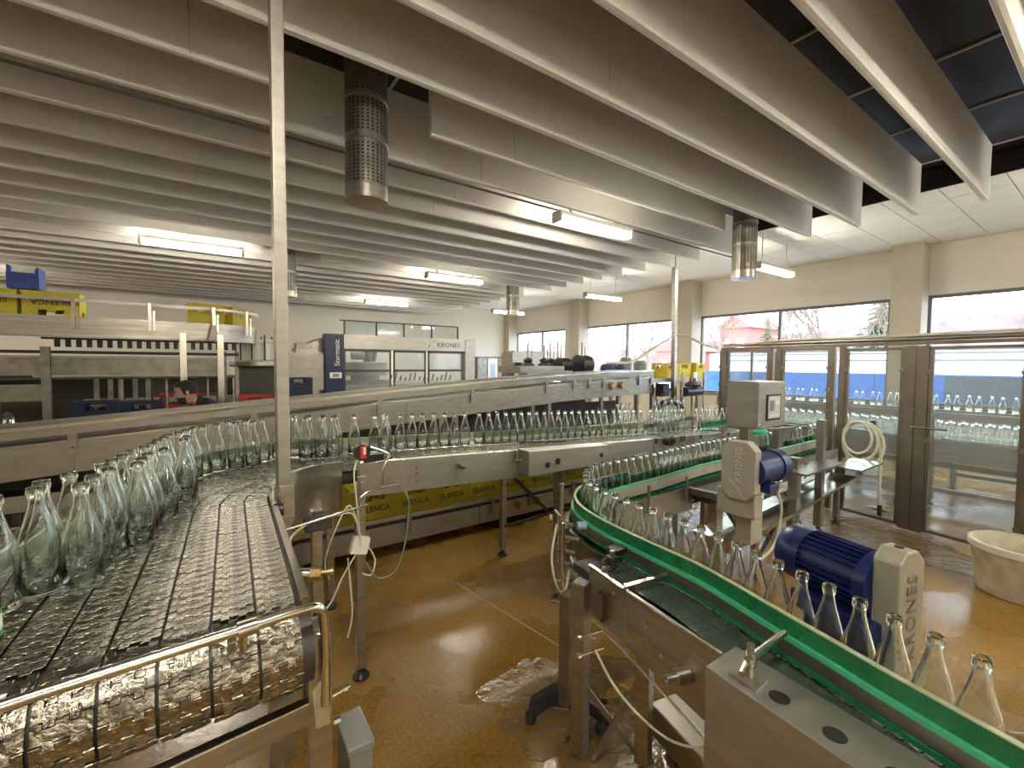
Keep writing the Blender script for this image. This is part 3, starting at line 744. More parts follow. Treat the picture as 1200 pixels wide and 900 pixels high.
obj('guide_rail', cslab(MB(), -3.2, 6.4, -.015, .005, .06, .15), 'sheet', rc)
obj('guide_rail_lip', cslab(MB(), -3.2, 6.4, -.03, -.015, .125, .15), 'steel_b', rc)
obj('guide_rail', cslab(MB(), -3.2, 6.4, .50, .52, .06, .15), 'steel', rc)
obj('glide_strip', cslab(MB(), -3.2, 6.4, .006, .02, .0, .012), 'steel_b', rc)
for x in (-1.9, -.9, .36, 1.59, 2.78, 4.01, 4.54, 4.86, 5.17, 6.04, 6.36):
    br = obj('rail_bracket', cslab(MB(), x - .028, x + .028, -.032, -.012, -.10, .065), 'steel', rc)
    obj('bolt', cslab(MB(), x - .006, x + .006, -.034, -.028, -.05, -.038), 'dark', br)
for x in (1.9, 2.6, 3.4, 4.3, 4.62, 4.75, 5.0, 5.08, 5.22, 5.3): 
    for dz in (-.04, -.16): obj('bolt', cslab(MB(), x, x + .012, -.005, 0, dz - .006, dz + .006), 'dark', rc)
for x in (-.5, .9, 2.55, 4.1, 5.6):
    p = cpt(x, .06); leg(rc, p.x, p.y, p.z - .2, .06); p = cpt(x, .45); leg(rc, p.x, p.y, p.z - .2, .06)
for k, x in enumerate((5.36, 5.60)):
    p = cpt(x, -.01, -.08); obj('brass_knob', MB().cyl(p, p + Vector((0, -.05, 0)), .055, 14), 'brass', rc, smooth=True)
# crates at its upper end
for n, (x, o) in enumerate([(7.02, .20), (7.42, .20), (7.86, .20)]):
    p = cpt(x, o, -.02)
    crate('bottle_crate', p.x, p.y, p.z, 0 if n < 2 else PI / 2, 'yellow', ['yellow crate leading at the upper end of the rising conveyor', 'middle yellow crate at the upper conveyor end, touching the leading one', 'rearmost yellow crate at the upper conveyor end near the window'][n], 'yellow crates at the upper end', text=False)
obj('end_table', MB().box(6.42, 8.05, 4.9, 5.4, 1.44, 1.515), 'sheet', rc)
for x in (6.5, 7.9): leg(rc, x, 4.98, 1.44, .06); leg(rc, x, 5.32, 1.44, .06)
obj('end_plate', MB().box(7.62, 7.74, 4.885, 4.90, 1.45, 1.62), 'white', rc)
# dim lower feed running beneath its left part
lf_ = thing('dim_lower_feed', 'dim lower feed conveyor glinting under the left end of the grey crate conveyor', 'conveyor', (-1.5, 5.0, 0))
obj('side_plate', MB().box(-3.2, .6, 4.72, 4.74, .62, .74), 'sheet', lf_)
obj('belt', MB().box(-3.2, .6, 4.74, 5.3, .64, .68), 'dark', lf_)
obj('rail', MB().cyl((-3.2, 4.66, .52), (.6, 4.66, .52), .012, 8).cyl((-3.2, 4.66, .46), (.6, 4.66, .46), .010, 8), 'brass', lf_, smooth=True)
obj('cover_panel', MB().box(-3.2, .9, 5.30, 5.33, .05, .82), 'darkm', lf_)
obj('floor_cover', MB().box(-3.2, .3, 4.1, 5.3, .02, .12), 'darkm', lf_)
for x in (-2.4, -1.2, .2): leg(lf_, x, 4.8, .63, .05, m='darkm')
# drive motors and scanning gear standing on / behind its right half
def small_motor(x, y, z, r, L, az, label, m='dark', name='drive_motor', fins=10):
    t = thing(name, label, 'motor', (x, y, z)); u = Vector((math.cos(az), math.sin(az), 0)); c = Vector((x, y, z))
    obj('motor_body', MB().cyl(c - u * L / 2, c + u * L / 2, r, 20), m, t, smooth=True)
    f = MB()
    for k in range(fins):
        th = 2 * PI * k / fins; d = Vector((-u.y, u.x, 0)) * math.cos(th) + Vector((0, 0, 1)) * math.sin(th)
        f.bar(c - u * L * .32 + d * r, c + u * L * .4 + d * r, .006, .02, up=d)
    obj('cooling_fin', f, m, t, kind='stuff')
    obj('fan_cover', MB().tube([c - u * L * .5, c - u * L * .62, c - u * L * .68], [r * 1.08, r * 1.08, r * .7], 20), m, t, smooth=True)
    obj('mount', MB().box(x - r * .6, x + r * .6, y - r * .6, y + r * .6, z - r - .05, z - r * .8), 'steel_d', t)
    return t
mtab = thing('machine_table', 'steel machine deck carrying black motors behind the rising conveyor', 'table', (5.8, 6.0, 0))
obj('deck', MB().box(5.05, 7.9, 5.75, 6.5, 1.46, 1.56), 'steel', mtab)
obj('raised_deck', MB().box(4.15, 5.1, 5.75, 6.4, 1.60, 1.72), 'steel', mtab)
for x in (5.15, 6.4, 7.8):
    for y in (5.85, 6.4): leg(mtab, x, y, 1.46, .06)
for k in range(6): obj('skirt_panel', MB().box(1.3 + k * .85, 2.13 + k * .85, 5.66, 5.69, .05, 1.08 if k % 2 else 1.13), 'darkm', mtab)
leg(mtab, 4.25, 5.85, 1.60, .06); leg(mtab, 4.25, 6.3, 1.60, .06)
small_motor(5.22, 5.9, 1.74, .12, .22, 0, 'left black motor on the machine deck, smaller of the black pair')
small_motor(5.70, 5.9, 1.745, .17, .24, 0, 'big round black motor in the middle of the machine deck')
small_motor(6.38, 5.95, 1.67, .09, .2, 1.4, 'dark blue motor right of the black pair on the deck', 'bluem')
small_motor(6.66, 5.95, 1.67, .09, .2, 1.4, 'second dark blue motor right of the black pair, nearer the crates', 'bluem')
for n, (x, y, h, z) in enumerate([(4.50, 6.0, .40, 1.72), (4.85, 6.0, .36, 1.72), (5.12, 6.15, .42, 1.72), (5.42, 6.3, .62, 1.56), (5.95, 6.2, .62, 1.56)]):
    t = thing('spindle_head', 'thin vertical spindle on a dark base, %s from left above the deck' % ordinal(n + 1), 'spindle', (x, y, z))
    obj('spindle_base', MB().lathe([(.11, 0), (.11, .03), (.06, .06), (.09, .10), (.03, .14)], (x, y, z), 14), 'darkm', t, smooth=True)
    obj('spindle_rod', MB().cyl((x, y, z + .12), (x, y, z + h), .017, 8).cyl((x + .08, y, z + .06), (x + .08, y, z + h - .07), .012, 8), 'steel', t)
for n, (x, z0, z1, w) in enumerate([(7.10, 1.56, 1.90, .24), (7.55, 1.56, 1.84, .28)]):
    tag(obj('motor_cover', MB().lathe([(w / 2, 0), (w / 2, z1 - z0 - .05), (w * .35, z1 - z0)], (x, 6.1, z0), 14, capt=True), 'grey', smooth=True), ['grey domed cover standing before the window, left one', 'grey domed cover standing before the window, right one'][n], 'cover', 'domed covers')
cab = thing('angled_cabinet', 'sloped light steel cabinet in front of the far left window', 'cabinet', (8.2, 11.3, 0))
obj('body', MB().add([(x, y, z) for y in (11.0, 11.6) for x, z in ((7.66, 0), (8.90, 0), (8.90, 1.75), (8.80, 2.16), (7.75, 2.16), (7.66, 2.05))], [(0, 1, 2, 3, 4, 5), (11, 10, 9, 8, 7, 6)] + [(i, (i + 1) % 6, 6 + (i + 1) % 6, 6 + i) for i in range(6)]), 'sheet', cab)
obj('control_panel', MB().box(7.75, 8.02, 10.7, 10.98, .9, 1.80).box(7.3, 7.7, 10.7, 10.98, .9, 1.45), 'darkm', cab)
obj('control_panel', MB().box(7.45, 7.72, 10.6, 10.9, 0, 1.66), 'steel_d', cab)
# black drive and hanging gear under the upper end
hg = thing('crate_turner', 'black drive unit with clamps hanging under the upper crate end', 'machine', (7.0, 4.7, 0))
obj('gear_unit', MB().cyl((6.58, 4.86, 1.34), (6.58, 4.74, 1.34), .09, 16).box(6.48, 6.70, 4.76, 4.88, 1.20, 1.42), 'dark', hg, smooth=True)
obj('drive_unit', MB().cyl((7.05, 4.7, 1.27), (7.55, 4.7, 1.27), .085, 16), 'panelblue', hg, smooth=True)
obj('gripper', MB().lathe([(.14, 0), (.15, .04), (.06, .10), (.05, .16)], (7.30, 4.7, 1.36), 14), 'darkm', hg, smooth=True)
for x in (6.95, 7.25, 7.62): obj('support_rod', MB().cyl((x, 4.68, 0), (x, 4.68, 1.62), .02, 8), 'steel_b', hg)
obj('hose_bundle', MB().tube(smooth_path([(6.1, 4.6, .98), (6.3, 4.6, 1.10), (6.6, 4.6, 1.12), (6.85, 4.6, 1.02)]), .06, 8), 'dark', hg, smooth=True)
tag(obj('ceiling_post', MB().bar((6.96, 4.84, 0), (6.88, 4.84, 3.5), .075).bar((6.90, 4.84, 3.5), (6.90, 4.84, 4.06), .02), 'steel', bevel=.004), 'vertical steel post in front of the second window pillar', 'post')
tag(obj('air_hose', MB().tube(smooth_path([(5.3, 4.95, 1.78), (5.9, 4.95, 1.80), (6.3, 4.9, 2.0), (6.80, 4.78, 2.27), (6.90, 4.76, 2.29), (7.0, 4.6, 2.24), (6.9, 4.2, 2.08), (6.5, 3.8, 2.03)]), .02, 8), 'hose', smooth=True), 'white hose arching over the ceiling post down to the guard fence', 'hose')

# small rows of bottles deeper behind the long conveyor
for n, x in enumerate([3.95, 4.04, 4.13, 4.22, 4.75, 4.84, 5.0, 5.15, 5.3, 5.45]):
    bottle(x + .6, 4.05, .955 + .0, 'clear bottle on the hidden rear conveyor, %s from left below the crate conveyor' % ordinal(n + 1), 'bottles behind the long conveyor', True)
rr_ = thing('rear_conveyor', 'dim narrow conveyor behind the long bottle conveyor', 'conveyor', (4.9, 4.0, 0))
obj('belt', MB().box(3.9, 6.3, 3.98, 4.12, .90, .952), 'steel_d', rr_)
leg(rr_, 4.3, 4.05, .9, .05); leg(rr_, 6.0, 4.05, .9, .05)
# green rail on the far end of the long conveyor
obj('green_guide', MB().box(4.95, 5.75, 3.05, 3.065, .985, 1.05), 'green', bel)
obj('green_guide_lip', MB().box(4.95, 5.75, 3.035, 3.05, .975, .987), 'green_l', bel)

# ================================================================ GREEN-RAILED CONVEYOR (right)
ZG = .82
gc = smooth_path([(1.33, -.35), (1.385, -.1), (1.435, .12), (1.475, .31), (1.515, .47), (1.555, .63), (1.60, .80), (1.64, .98), (1.655, 1.2), (1.672, 1.40), (1.70, 1.58), (1.75, 1.745), (1.835, 1.88), (1.96, 1.98), (2.12, 2.05), (2.35, 2.085), (2.8, 2.11), (3.4, 2.165), (4.1, 2.18), (4.9, 2.145), (5.8, 2.17), (6.0, 2.17)], 4)
gcv = thing('green_railed_conveyor', 'conveyor with bright green guide rails curving from the right foreground to the guard fence', 'conveyor', (1.9, 1.9, 0))
hp = [i for i, p in enumerate(gc) if p[1] > 1.42][0]
kc = [i for i, p in enumerate(gc) if p[0] > 2.3][0]
obj('guide_rail', MB().sweep(gc[:kc + 3], .048, .060, .085, .140, lambda x, y: ZG), 'green', gcv, smooth=True)
obj('guide_rail_lip', MB().sweep(gc[:kc + 3], .058, .074, .072, .086, lambda x, y: ZG), 'green_l', gcv, smooth=True)
obj('guide_rail_lip', MB().sweep(gc[:kc + 3], .044, .060, .140, .144, lambda x, y: ZG), 'pale', gcv, smooth=True)
obj('rail_channel', MB().sweep(gc[:kc + 3], .060, .072, .030, .072, lambda x, y: ZG), 'steel_d', gcv, smooth=True)
obj('lower_rail', MB().sweep(gc[:kc + 3], .050, .076, .012, .028, lambda x, y: ZG), 'green', gcv, smooth=True)
obj('guide_rail', MB().sweep(gc[kc:], .048, .060, .01, .110, lambda x, y: ZG), 'green', gcv)
# inner rail from the bend on
i0 = [i for i, p in enumerate(gc) if p[1] > 1.60][0]
obj('inner_guide_rail', MB().sweep(gc[i0:], -.060, -.048, .02, .078, lambda x, y: ZG), 'green', gcv, smooth=True)
obj('inner_rail_lip', MB().sweep(gc[i0:], -.076, -.046, .078, .088, lambda x, y: ZG), 'green_l', gcv, smooth=True)
obj('inner_rail_channel', MB().sweep(gc[i0:], -.072, -.060, .0, .076, lambda x, y: ZG), 'castal', gcv, smooth=True)
obj('inner_lower_rail', MB().sweep(gc[i0:], -.085, -.060, -.035, -.015, lambda x, y: ZG), 'green', gcv, smooth=True)
# chain under the bottles
ng = 0; stG = MB()
for off, wet in ((0, 0), (.0862 * 1.12, 1), (.0862 * 2.14, 1)):
    for i, (x, y, a) in enumerate(along(gc, pitch)):
        if off and y > 1.36 - (off - .1) * .2: continue
        lx = x - math.sin(a) * off; ly = y + math.cos(a) * off
        if y < -.05 : continue
        tl = Euler((random.gauss(0, .02), random.gauss(0, .02), a))
        if y < 1.5 and x < 1.8 and ng < 120:
            o = bpy.data.objects.new('chain_link', lk); C.objects.link(o); o.parent = gcv
            o.location = Vector((lx, ly, ZG)) - gcv.location; o.rotation_euler = tl; ng += 1
        else:
            mt = Matrix.Translation((lx, ly, ZG)) @ tl.to_matrix().to_4x4(); stG.add([mt @ v for v in base_v], base_f)
obj('chain_belt', stG, 'chain_w', gcv, kind='stuff')
wet = MB().sweep([p for p in gc if p[1] < 1.36], .082, .232, .002, .004, lambda x, y: ZG)
obj('water_film', wet, 'film', gcv)
obj('support_tray', MB().sweep([p for p in gc if p[1] < 1.5], -.06, .26, -.06, -.02, lambda x, y: ZG), 'darkm', gcv)
obj('support_tray', MB().sweep(gc[hp:], -.07, .07, -.10, -.02, lambda x, y: ZG), 'darkm', gcv)
# side plates of the first leg (facing the aisle)
obj('side_plate', MB().add([(1.398, 1.39, .845), (1.362, 1.15, .845), (1.368, 1.15, .845), (1.404, 1.39, .845), (1.398, 1.39, .63), (1.362, 1.15, .63), (1.368, 1.15, .63), (1.404, 1.39, .63)],
     [(0, 1, 2, 3), (4, 7, 6, 5), (0, 4, 5, 1), (2, 6, 7, 3), (0, 3, 7, 4), (1, 5, 6, 2)]), 'steel', gcv)
obj('side_plate', MB().add([(1.360, 1.146, .845), (1.303, .715, .845), (1.309, .715, .845), (1.366, 1.146, .845), (1.360, 1.146, .62), (1.303, .715, .585), (1.309, .715, .585), (1.366, 1.146, .62)],
     [(0, 1, 2, 3), (4, 7, 6, 5), (0, 4, 5, 1), (2, 6, 7, 3), (0, 3, 7, 4), (1, 5, 6, 2)]), 'steel', gcv)
obj('plate_lip', MB().bar((1.398, 1.39, .848), (1.364, 1.16, .848), .018, .006).bar((1.360, 1.14, .848), (1.303, .715, .848), .014, .006), 'steel_b', gcv)
obj('cross_bar', MB().bar((1.36, 1.15, .855), (1.56, 1.10, .87), .018, .022), 'steel_b', gcv)
obj('cross_bar', MB().bar((1.40, 1.30, .83), (1.53, 1.28, .86), .012, .012), 'steel_b', gcv)
obj('curved_casing', MB().sweep([p for p in gc if p[1] > 1.30 and p[0] < 2.4], .095, .105, -.20, -.01, lambda x, y: ZG), 'steel_d', gcv, smooth=True)
obj('curved_casing_lip', MB().sweep([p for p in gc if p[1] > 1.30 and p[0] < 2.4], .088, .112, -.012, -.004, lambda x, y: ZG), 'steel_b', gcv, smooth=True)
for (x, y, z) in ((1.345, 1.03, .77), (1.334, .95, .76), (1.334, .95, .70), (1.325, .88, .66), (1.38, 1.22, .68), (1.38, 1.22, .80), (1.345, 1.05, .70), (1.33, .92, .64)):
    obj('bolt', MB().cyl((x + .006, y, z), (x - .012, y, z), .009, 8), 'steel_b', gcv)
sp = obj('grease_nipple', MB().cyl((1.32, .84, .70), (1.27, .855, .70), .026, 16), 'steel', gcv, smooth=True)
obj('nipple_tip', MB().cyl((1.27, .855, .70), (1.235, .865, .70), .015, 10).cyl((1.235, .865, .70), (1.225, .868, .70), .010, 8), 'steel_b', sp, smooth=True)
# second leg plates
obj('side_plate', MB().box(2.25, 3.12, 1.985, 1.992, .62, .80), 'sheet', gcv)
obj('side_plate', MB().box(3.75, 6.0, 1.985, 1.992, .60, .80), 'sheet', gcv)
obj('rear_side_plate', MB().box(2.3, 6.0, 2.27, 2.277, .62, .80), 'steel_d', gcv)
for x in (2.55, 3.0): obj('rail_stud', MB().cyl((x, 1.96, .70), (x, 1.96, .90), .012, 8), 'steel_d', gcv)
for x in (3.02, 3.06): obj('rail_clamp', MB().cyl((x, 1.94, .78), (x + .1, 1.94, .78), .012, 8).cyl((x, 1.93, .70), (x + .08, 1.93, .70), .012, 8), 'steel_b', gcv)
# deflector box with round holes
bxm = MB().add([(1.215, .715, .845), (1.385, .715, .845), (1.30, -.30, .845), (1.13, -.30, .845), (1.215, .715, .45), (1.385, .715, .45), (1.30, -.30, .45), (1.13, -.30, .45)],
     [(0, 1, 2, 3), (4, 7, 6, 5), (0, 4, 5, 1), (1, 5, 6, 2), (2, 6, 7, 3), (3, 7, 4, 0)])
db = obj('drive_housing', bxm, 'sheet', gcv, bevel=.003)
for (x, y) in ((1.255, .53), (1.238, .395), (1.225, .27), (1.21, .14)):
    obj('round_hole', MB().cyl((x + .01, y, .8453), (x + .01, y, .8462), .026, 24), 'dark', db)
# rail holder: clamp post on the housing
hd = obj('rail_holder', MB().box(1.235, 1.30, .575, .655, .846, .852).cyl((1.275, .615, .85), (1.275, .615, .945), .011, 12), 'steel', gcv, smooth=True)
obj('holder_arm', MB().cyl((1.20, .60, .895), (1.31, .63, .895), .009, 8).cyl((1.275, .615, .90), (1.45, .60, .925), .011, 8), 'steel_b', hd, smooth=True)
obj('clamp_block', MB().cyl((1.275, .615, .885), (1.275, .615, .915), .019, 12).cyl((1.255, .61, .90), (1.245, .60, .925), .008, 8), 'steel_b', hd, smooth=True)
hd2 = obj('rail_holder', MB().cyl((1.47, 1.32, .74), (1.47, 1.32, .92), .011, 12), 'steel', gcv, smooth=True)
obj('holder_arm', MB().cyl((1.42, 1.33, .875), (1.58, 1.36, .90), .010, 8).cyl((1.42, 1.30, .80), (1.53, 1.33, .80), .010, 8), 'steel_b', hd2, smooth=True)
obj('clamp_block', MB().box(1.45, 1.49, 1.30, 1.34, .86, .895).box(1.50, 1.57, 1.32, 1.38, .885, .91), 'dark', hd2)
# thin rod and hose along the plate
obj('tie_rod', MB().tube(smooth_path([(1.36, 1.33, .64), (1.345, 1.14, .605), (1.30, .80, .555), (1.31, .72, .50), (1.33, .74, .43), (1.36, .80, .40)]), .005, 8), 'steel_b', gcv, smooth=True)
obj('drip_hose', MB().tube(smooth_path([(1.35, 1.30, .52), (1.36, 1.20, .42), (1.37, 1.08, .37), (1.38, .95, .36), (1.40, .84, .40), (1.40, .80, .46)]), .005, 8), 'hose', gcv, smooth=True)
# posts
def post(parent, x, y, z0, z1, w, nm='leg', m='steel'): return obj(nm, MB().obox((x, y), (.95, .3), w, w, z0, z1), m, parent, bevel=.003)
pA = post(gcv, 1.325, 1.36, .03, .60, .060); post(gcv, 1.320, 1.36, .56, .80, .068, 'leg_sleeve')
obj('sleeve_cap', MB().obox((1.320, 1.36), (.95, .3), .060, .060, .80, .803), 'dark', gcv)
for z in (.58, .50): obj('clamp_bolt', MB().cyl((1.28, 1.33, z), (1.40, 1.30, z + .01), .006, 8).cyl((1.275, 1.33, z), (1.29, 1.327, z), .012, 8), 'steel_b', gcv, smooth=True)
obj('leg_handle', MB().tube(smooth_path([(1.36, 1.29, .775), (1.37, 1.275, .77), (1.372, 1.275, .66), (1.362, 1.285, .655)]), .006, 8), 'dark', gcv, smooth=True)
post(gcv, 1.52, 1.17, .03, .62, .060)
obj('brace', MB().bar((1.34, 1.34, .33), (1.52, 1.15, .02), .010, .022), 'steel_d', gcv)
obj('brace', MB().bar((1.34, 1.30, .03), (1.53, 1.16, .46), .010, .022), 'steel_d', gcv)
tp = obj('tripod_column', MB().obox((1.385, 1.52), (.95, .3), .055, .055, .12, .66), 'steel_d', gcv, bevel=.003)
obj('tripod_base', MB().add([(1.235, 1.625, .05), (1.275, 1.60, .05), (1.33, 1.565, .10), (1.44, 1.475, .10), (1.50, 1.40, .05), (1.515, 1.36, .05), (1.52, 1.37, .10), (1.45, 1.47, .165), (1.40, 1.51, .19), (1.34, 1.57, .18), (1.25, 1.63, .11)]
    + [(x + .028, y + .028, z) for x, y, z in [(1.235, 1.625, .05), (1.275, 1.60, .05), (1.33, 1.565, .10), (1.44, 1.475, .10), (1.50, 1.40, .05), (1.515, 1.36, .05), (1.52, 1.37, .10), (1.45, 1.47, .165), (1.40, 1.51, .19), (1.34, 1.57, .18), (1.25, 1.63, .11)]],
    [tuple(range(11)), tuple(reversed(range(11, 22)))] + [(i, (i + 1) % 11, 11 + (i + 1) % 11, 11 + i) for i in range(11)]), 'dark', gcv)
for x, y in ((1.262, 1.635), (1.50, 1.395)): obj('ball_foot', MB().lathe([(.012, .0), (.026, .008), (.032, .028), (.026, .048), (.012, .056)], (x, y, 0), 14, capt=True), 'dark', gcv, smooth=True)
# supports of the second leg
for x, y, z in ((3.30, 1.90, .72), (4.69, 1.90, .86), (5.40, 2.15, .7), (2.45, 2.1, .6), (3.1, 2.14, .62)): leg(gcv, x, y, z, .085 if y < 2 else .05)
for x in (5.28,): leg(gcv, x, 1.9, 1.19, .07)
obj('shelf_frame', MB().box(3.1, 3.72, 1.82, 1.98, .70, .79), 'darkm', gcv, bevel=.005)
obj('shelf_top', MB().box(4.5, 5.4, 1.72, 1.98, .735, .755), 'steel', gcv)
obj('side_tray', MB().box(5.3, 5.95, 1.55, 1.95, .705, .72), 'steel_b', gcv)
for n, x in enumerate((4.05, 4.32, 4.42, 4.85, 5.0)): obj('guide_stud', MB().cyl((x, 1.93, .60), (x, 1.93, .84), .010, 8).cyl((x - .03, 1.92, .66), (x + .04, 1.92, .66), .014, 8).cyl((x - .03, 1.92, .76), (x + .04, 1.92, .76), .014, 8), 'steel_b', gcv, smooth=True)
# drip trough
dt = thing('drip_trough', 'long slanting stainless drip trough on legs under the green-railed conveyor', 'trough', (4.3, 1.75, .45))
obj('trough', MB().add([(3.0, 1.60, .42), (5.9, 1.80, .47), (5.9, 1.98, .47), (3.0, 1.86, .42), (3.0, 1.56, .50), (5.9, 1.76, .53), (5.9, 2.02, .53), (3.0, 1.90, .50)], [(0, 1, 2, 3), (0, 4, 5, 1), (3, 2, 6, 7), (0, 3, 7, 4), (1, 5, 6, 2)]), 'steel_b', dt)
for x, y in ((3.15, 1.75), (4.4, 1.8), (5.75, 1.9), (3.7, 1.78)): leg(dt, x, y, .42, .05)
obj('brace', MB().bar((3.7, 1.8, .42), (4.4, 1.85, .05), .03, .01).bar((3.7, 1.8, .05), (4.4, 1.85, .42), .03, .01), 'steel_d', dt)
# bottles
GB = [(6.0, 2.173), (5.857, 2.178), (5.726, 2.172), (5.371, 2.145), (5.26, 2.14), (5.17, 2.145), (4.892, 2.145), (4.80, 2.135), (4.71, 2.145), (4.612, 2.149), (4.438, 2.161), (4.30, 2.171), (4.20, 2.18), (4.10, 2.188), (4.01, 2.187), (3.921, 2.189), (3.831, 2.186), (3.744, 2.186), (3.658, 2.185), (3.57, 2.189), (3.485, 2.172), (3.40, 2.163), (3.315, 2.163), (3.23, 2.15), (3.145, 2.147), (3.055, 2.140), (2.97, 2.129), (2.88, 2.115), (2.79, 2.105), (2.70, 2.102), (2.615, 2.095), (2.53, 2.094), (2.445, 2.090), (2.36, 2.084), (2.275, 2.082), (2.19, 2.07), (2.105, 2.045), (2.025, 2.01), (1.95, 1.965), (1.882, 1.91), (1.82, 1.845), (1.775, 1.77), (1.742, 1.69), (1.722, 1.605), (1.708, 1.52), (1.695, 1.435), (1.685, 1.35), (1.678, 1.265), (1.672, 1.18), (1.665, 1.095), (1.655, 1.01), (1.637, 0.925), (1.616, 0.842), (1.595, 0.760), (1.574, 0.678), (1.552, 0.596), (1.530, 0.514), (1.506, 0.431), (1.482, 0.348), (1.459, 0.265), (1.436, 0.182)]
for n, (x, y) in enumerate(declash(list(reversed(GB)), .083, 10)):
    bottle(x, y, ZG + .001, 'clear glass bottle, %s from the near end of the file on the green-railed conveyor' % ordinal(n + 1), 'bottles on the green-railed conveyor', n > 40)
fb = bottle(1.50, .14, ZG + .043, 'toppled clear bottle lying beyond the near end of the green rail', 'bottles on the green-railed conveyor'); fb.rotation_euler = (PI / 2, 0, .9)

# fittings cluster left of the bend, with looping hoses
fc = thing('fitting_cluster', 'cluster of steel rod clamps and tube fittings hanging by the conveyor bend', 'fitting', (1.60, 1.78, .7))
rnd = random.Random(3)
for k in range(16):
    z = .98 - k * .032; x = 1.50 + rnd.uniform(-.06, .05); y = 1.68 + rnd.uniform(-.05, .05); a = rnd.uniform(0, PI); L = rnd.uniform(.05, .11)
    obj('clamp_rod', MB().cyl((x - math.cos(a) * L / 2, y - math.sin(a) * L / 2, z), (x + math.cos(a) * L / 2, y + math.sin(a) * L / 2, z + rnd.uniform(-.01, .01)), rnd.choice((.008, .011, .013)), 8), rnd.choice(('steel_b', 'steel', 'steel_d')), fc, smooth=True)
obj('clamp_post', MB().cyl((1.50, 1.70, .52), (1.50, 1.70, 1.13), .012, 10), 'steel', fc, smooth=True)
obj('clamp_post', MB().cyl((1.46, 1.64, .55), (1.46, 1.64, .95), .010, 10), 'steel_b', fc, smooth=True)
obj('blue_valve', MB().cyl((1.52, 1.60, .935), (1.56, 1.58, .935), .02, 12), mat('pale_blue_plastic', (.30, .42, .60), .4), fc, smooth=True)
for pts in ([(1.40, 1.62, .96), (1.37, 1.62, .80), (1.39, 1.60, .66), (1.44, 1.60, .62), (1.47, 1.60, .72)], [(1.46, 1.58, .80), (1.48, 1.54, .66), (1.46, 1.50, .52), (1.49, 1.48, .44), (1.52, 1.46, .42)]):
    obj('loop_hose', MB().tube(smooth_path(pts), .006, 8), 'hose', fc, smooth=True)

# big blue motor with cast cover beside the near leg of the conveyor
ax = Vector((-.25, -.968, 0)).normalized(); sd = Vector((ax.y, -ax.x, 0))    # ax points at the cover end, sd to the side away from the viewer
mc = Vector((2.042, .690, .957))
bm_ = thing('large_drive_motor', 'large dark-blue ribbed electric motor with beige upright end cover', 'motor', (2.05, .62, 0))
def tube_ax(a, b, r, n=28): return MB().tube([mc + ax * t for t in (a, b)], r if isinstance(r, list) else [r, r], n)
R0 = .105
obj('motor_body', tube_ax(-.12, .18, R0 * .93), 'bluem', bm_, smooth=True)
obj('fan_cover', MB().tube([mc + ax * t for t in (-.06, -.11, -.150, -.162, -.168)], [R0 * 1.08, R0 * 1.08, R0 * 1.06, R0 * .98, R0 * .5], 28), 'bluem', bm_, smooth=True)
obj('end_flange', tube_ax(.15, .193, R0 * 1.06), 'bluem', bm_, smooth=True)
for k in range(30):
    th = 2 * PI * k / 30; d = sd * math.cos(th) + Vector((0, 0, 1)) * math.sin(th)
    obj('cooling_fin', MB().bar(mc - ax * .06 + d * R0 * .98, mc + ax * .15 + d * R0 * .98, .004, .024, up=d), 'bluem', bm_)
cc = mc + ax * .235
def cover(center, axis, w, h, t, ch):
    "upright octagonal cover; axis = outward normal of the broad face"
    s = Vector((axis.y, -axis.x, 0)); m = MB()
    P = [(-w / 2, -h / 2 + ch), (-w / 2 + ch, -h / 2), (w / 2 - ch, -h / 2), (w / 2, -h / 2 + ch), (w / 2, h / 2 - ch), (w / 2 - ch, h / 2), (-w / 2 + ch, h / 2), (-w / 2, h / 2 - ch)]
    V = []
    for e in (-t / 2, t / 2): V += [center + axis * e + s * a + Vector((0, 0, b)) for a, b in P]
    return m.add(V, [tuple(reversed(range(8))), tuple(range(8, 16))] + [(i, (i + 1) % 8, 8 + (i + 1) % 8, 8 + i) for i in range(8)])
cvz = cc + Vector((0, 0, -.09))
cv = obj('end_cover', cover(cvz, ax, .135, .50, .085, .040), 'castal', bm_, bevel=.006)
obj('filler_plug', MB().cyl(cvz + Vector((0, 0, .25)), cvz + Vector((0, 0, .256)), .014, 12), 'darkm', cv, smooth=True)
obj('bolt', MB().cyl(cvz - sd * .065 + Vector((0, 0, .10)) - ax * .03, cvz - sd * (.078) + Vector((0, 0, .10)) - ax * .03, .010, 8), 'steel_b', cv)
lettering('KRONES', .075, cvz + ax * .0435 + Vector((0, 0, .02)), (0, 0, 1), Vector((ax.y, -ax.x, 0)), 'steel_d', cv, extrude=.002, spacing=1.1)
obj('mount_plate', MB().obox((cvz.x + .0, cvz.y + .16), (ax.x, ax.y), .30, .17, .78, .85), 'bluem', bm_, bevel=.01)
obj('gear_housing', MB().obox((cvz.x + .01, cvz.y + .14), (ax.x, ax.y), .24, .16, .50, .80), 'panelblue', bm_, bevel=.015)
obj('mount_leg', MB().obox((cvz.x + .0, cvz.y + .14), (ax.x, ax.y), .06, .06, .0, .52), 'steel_d', bm_)
obj('mount_arm', MB().bar((1.62, .55, .66), (2.1, .62, .66), .05, .05), 'steel_d', bm_)

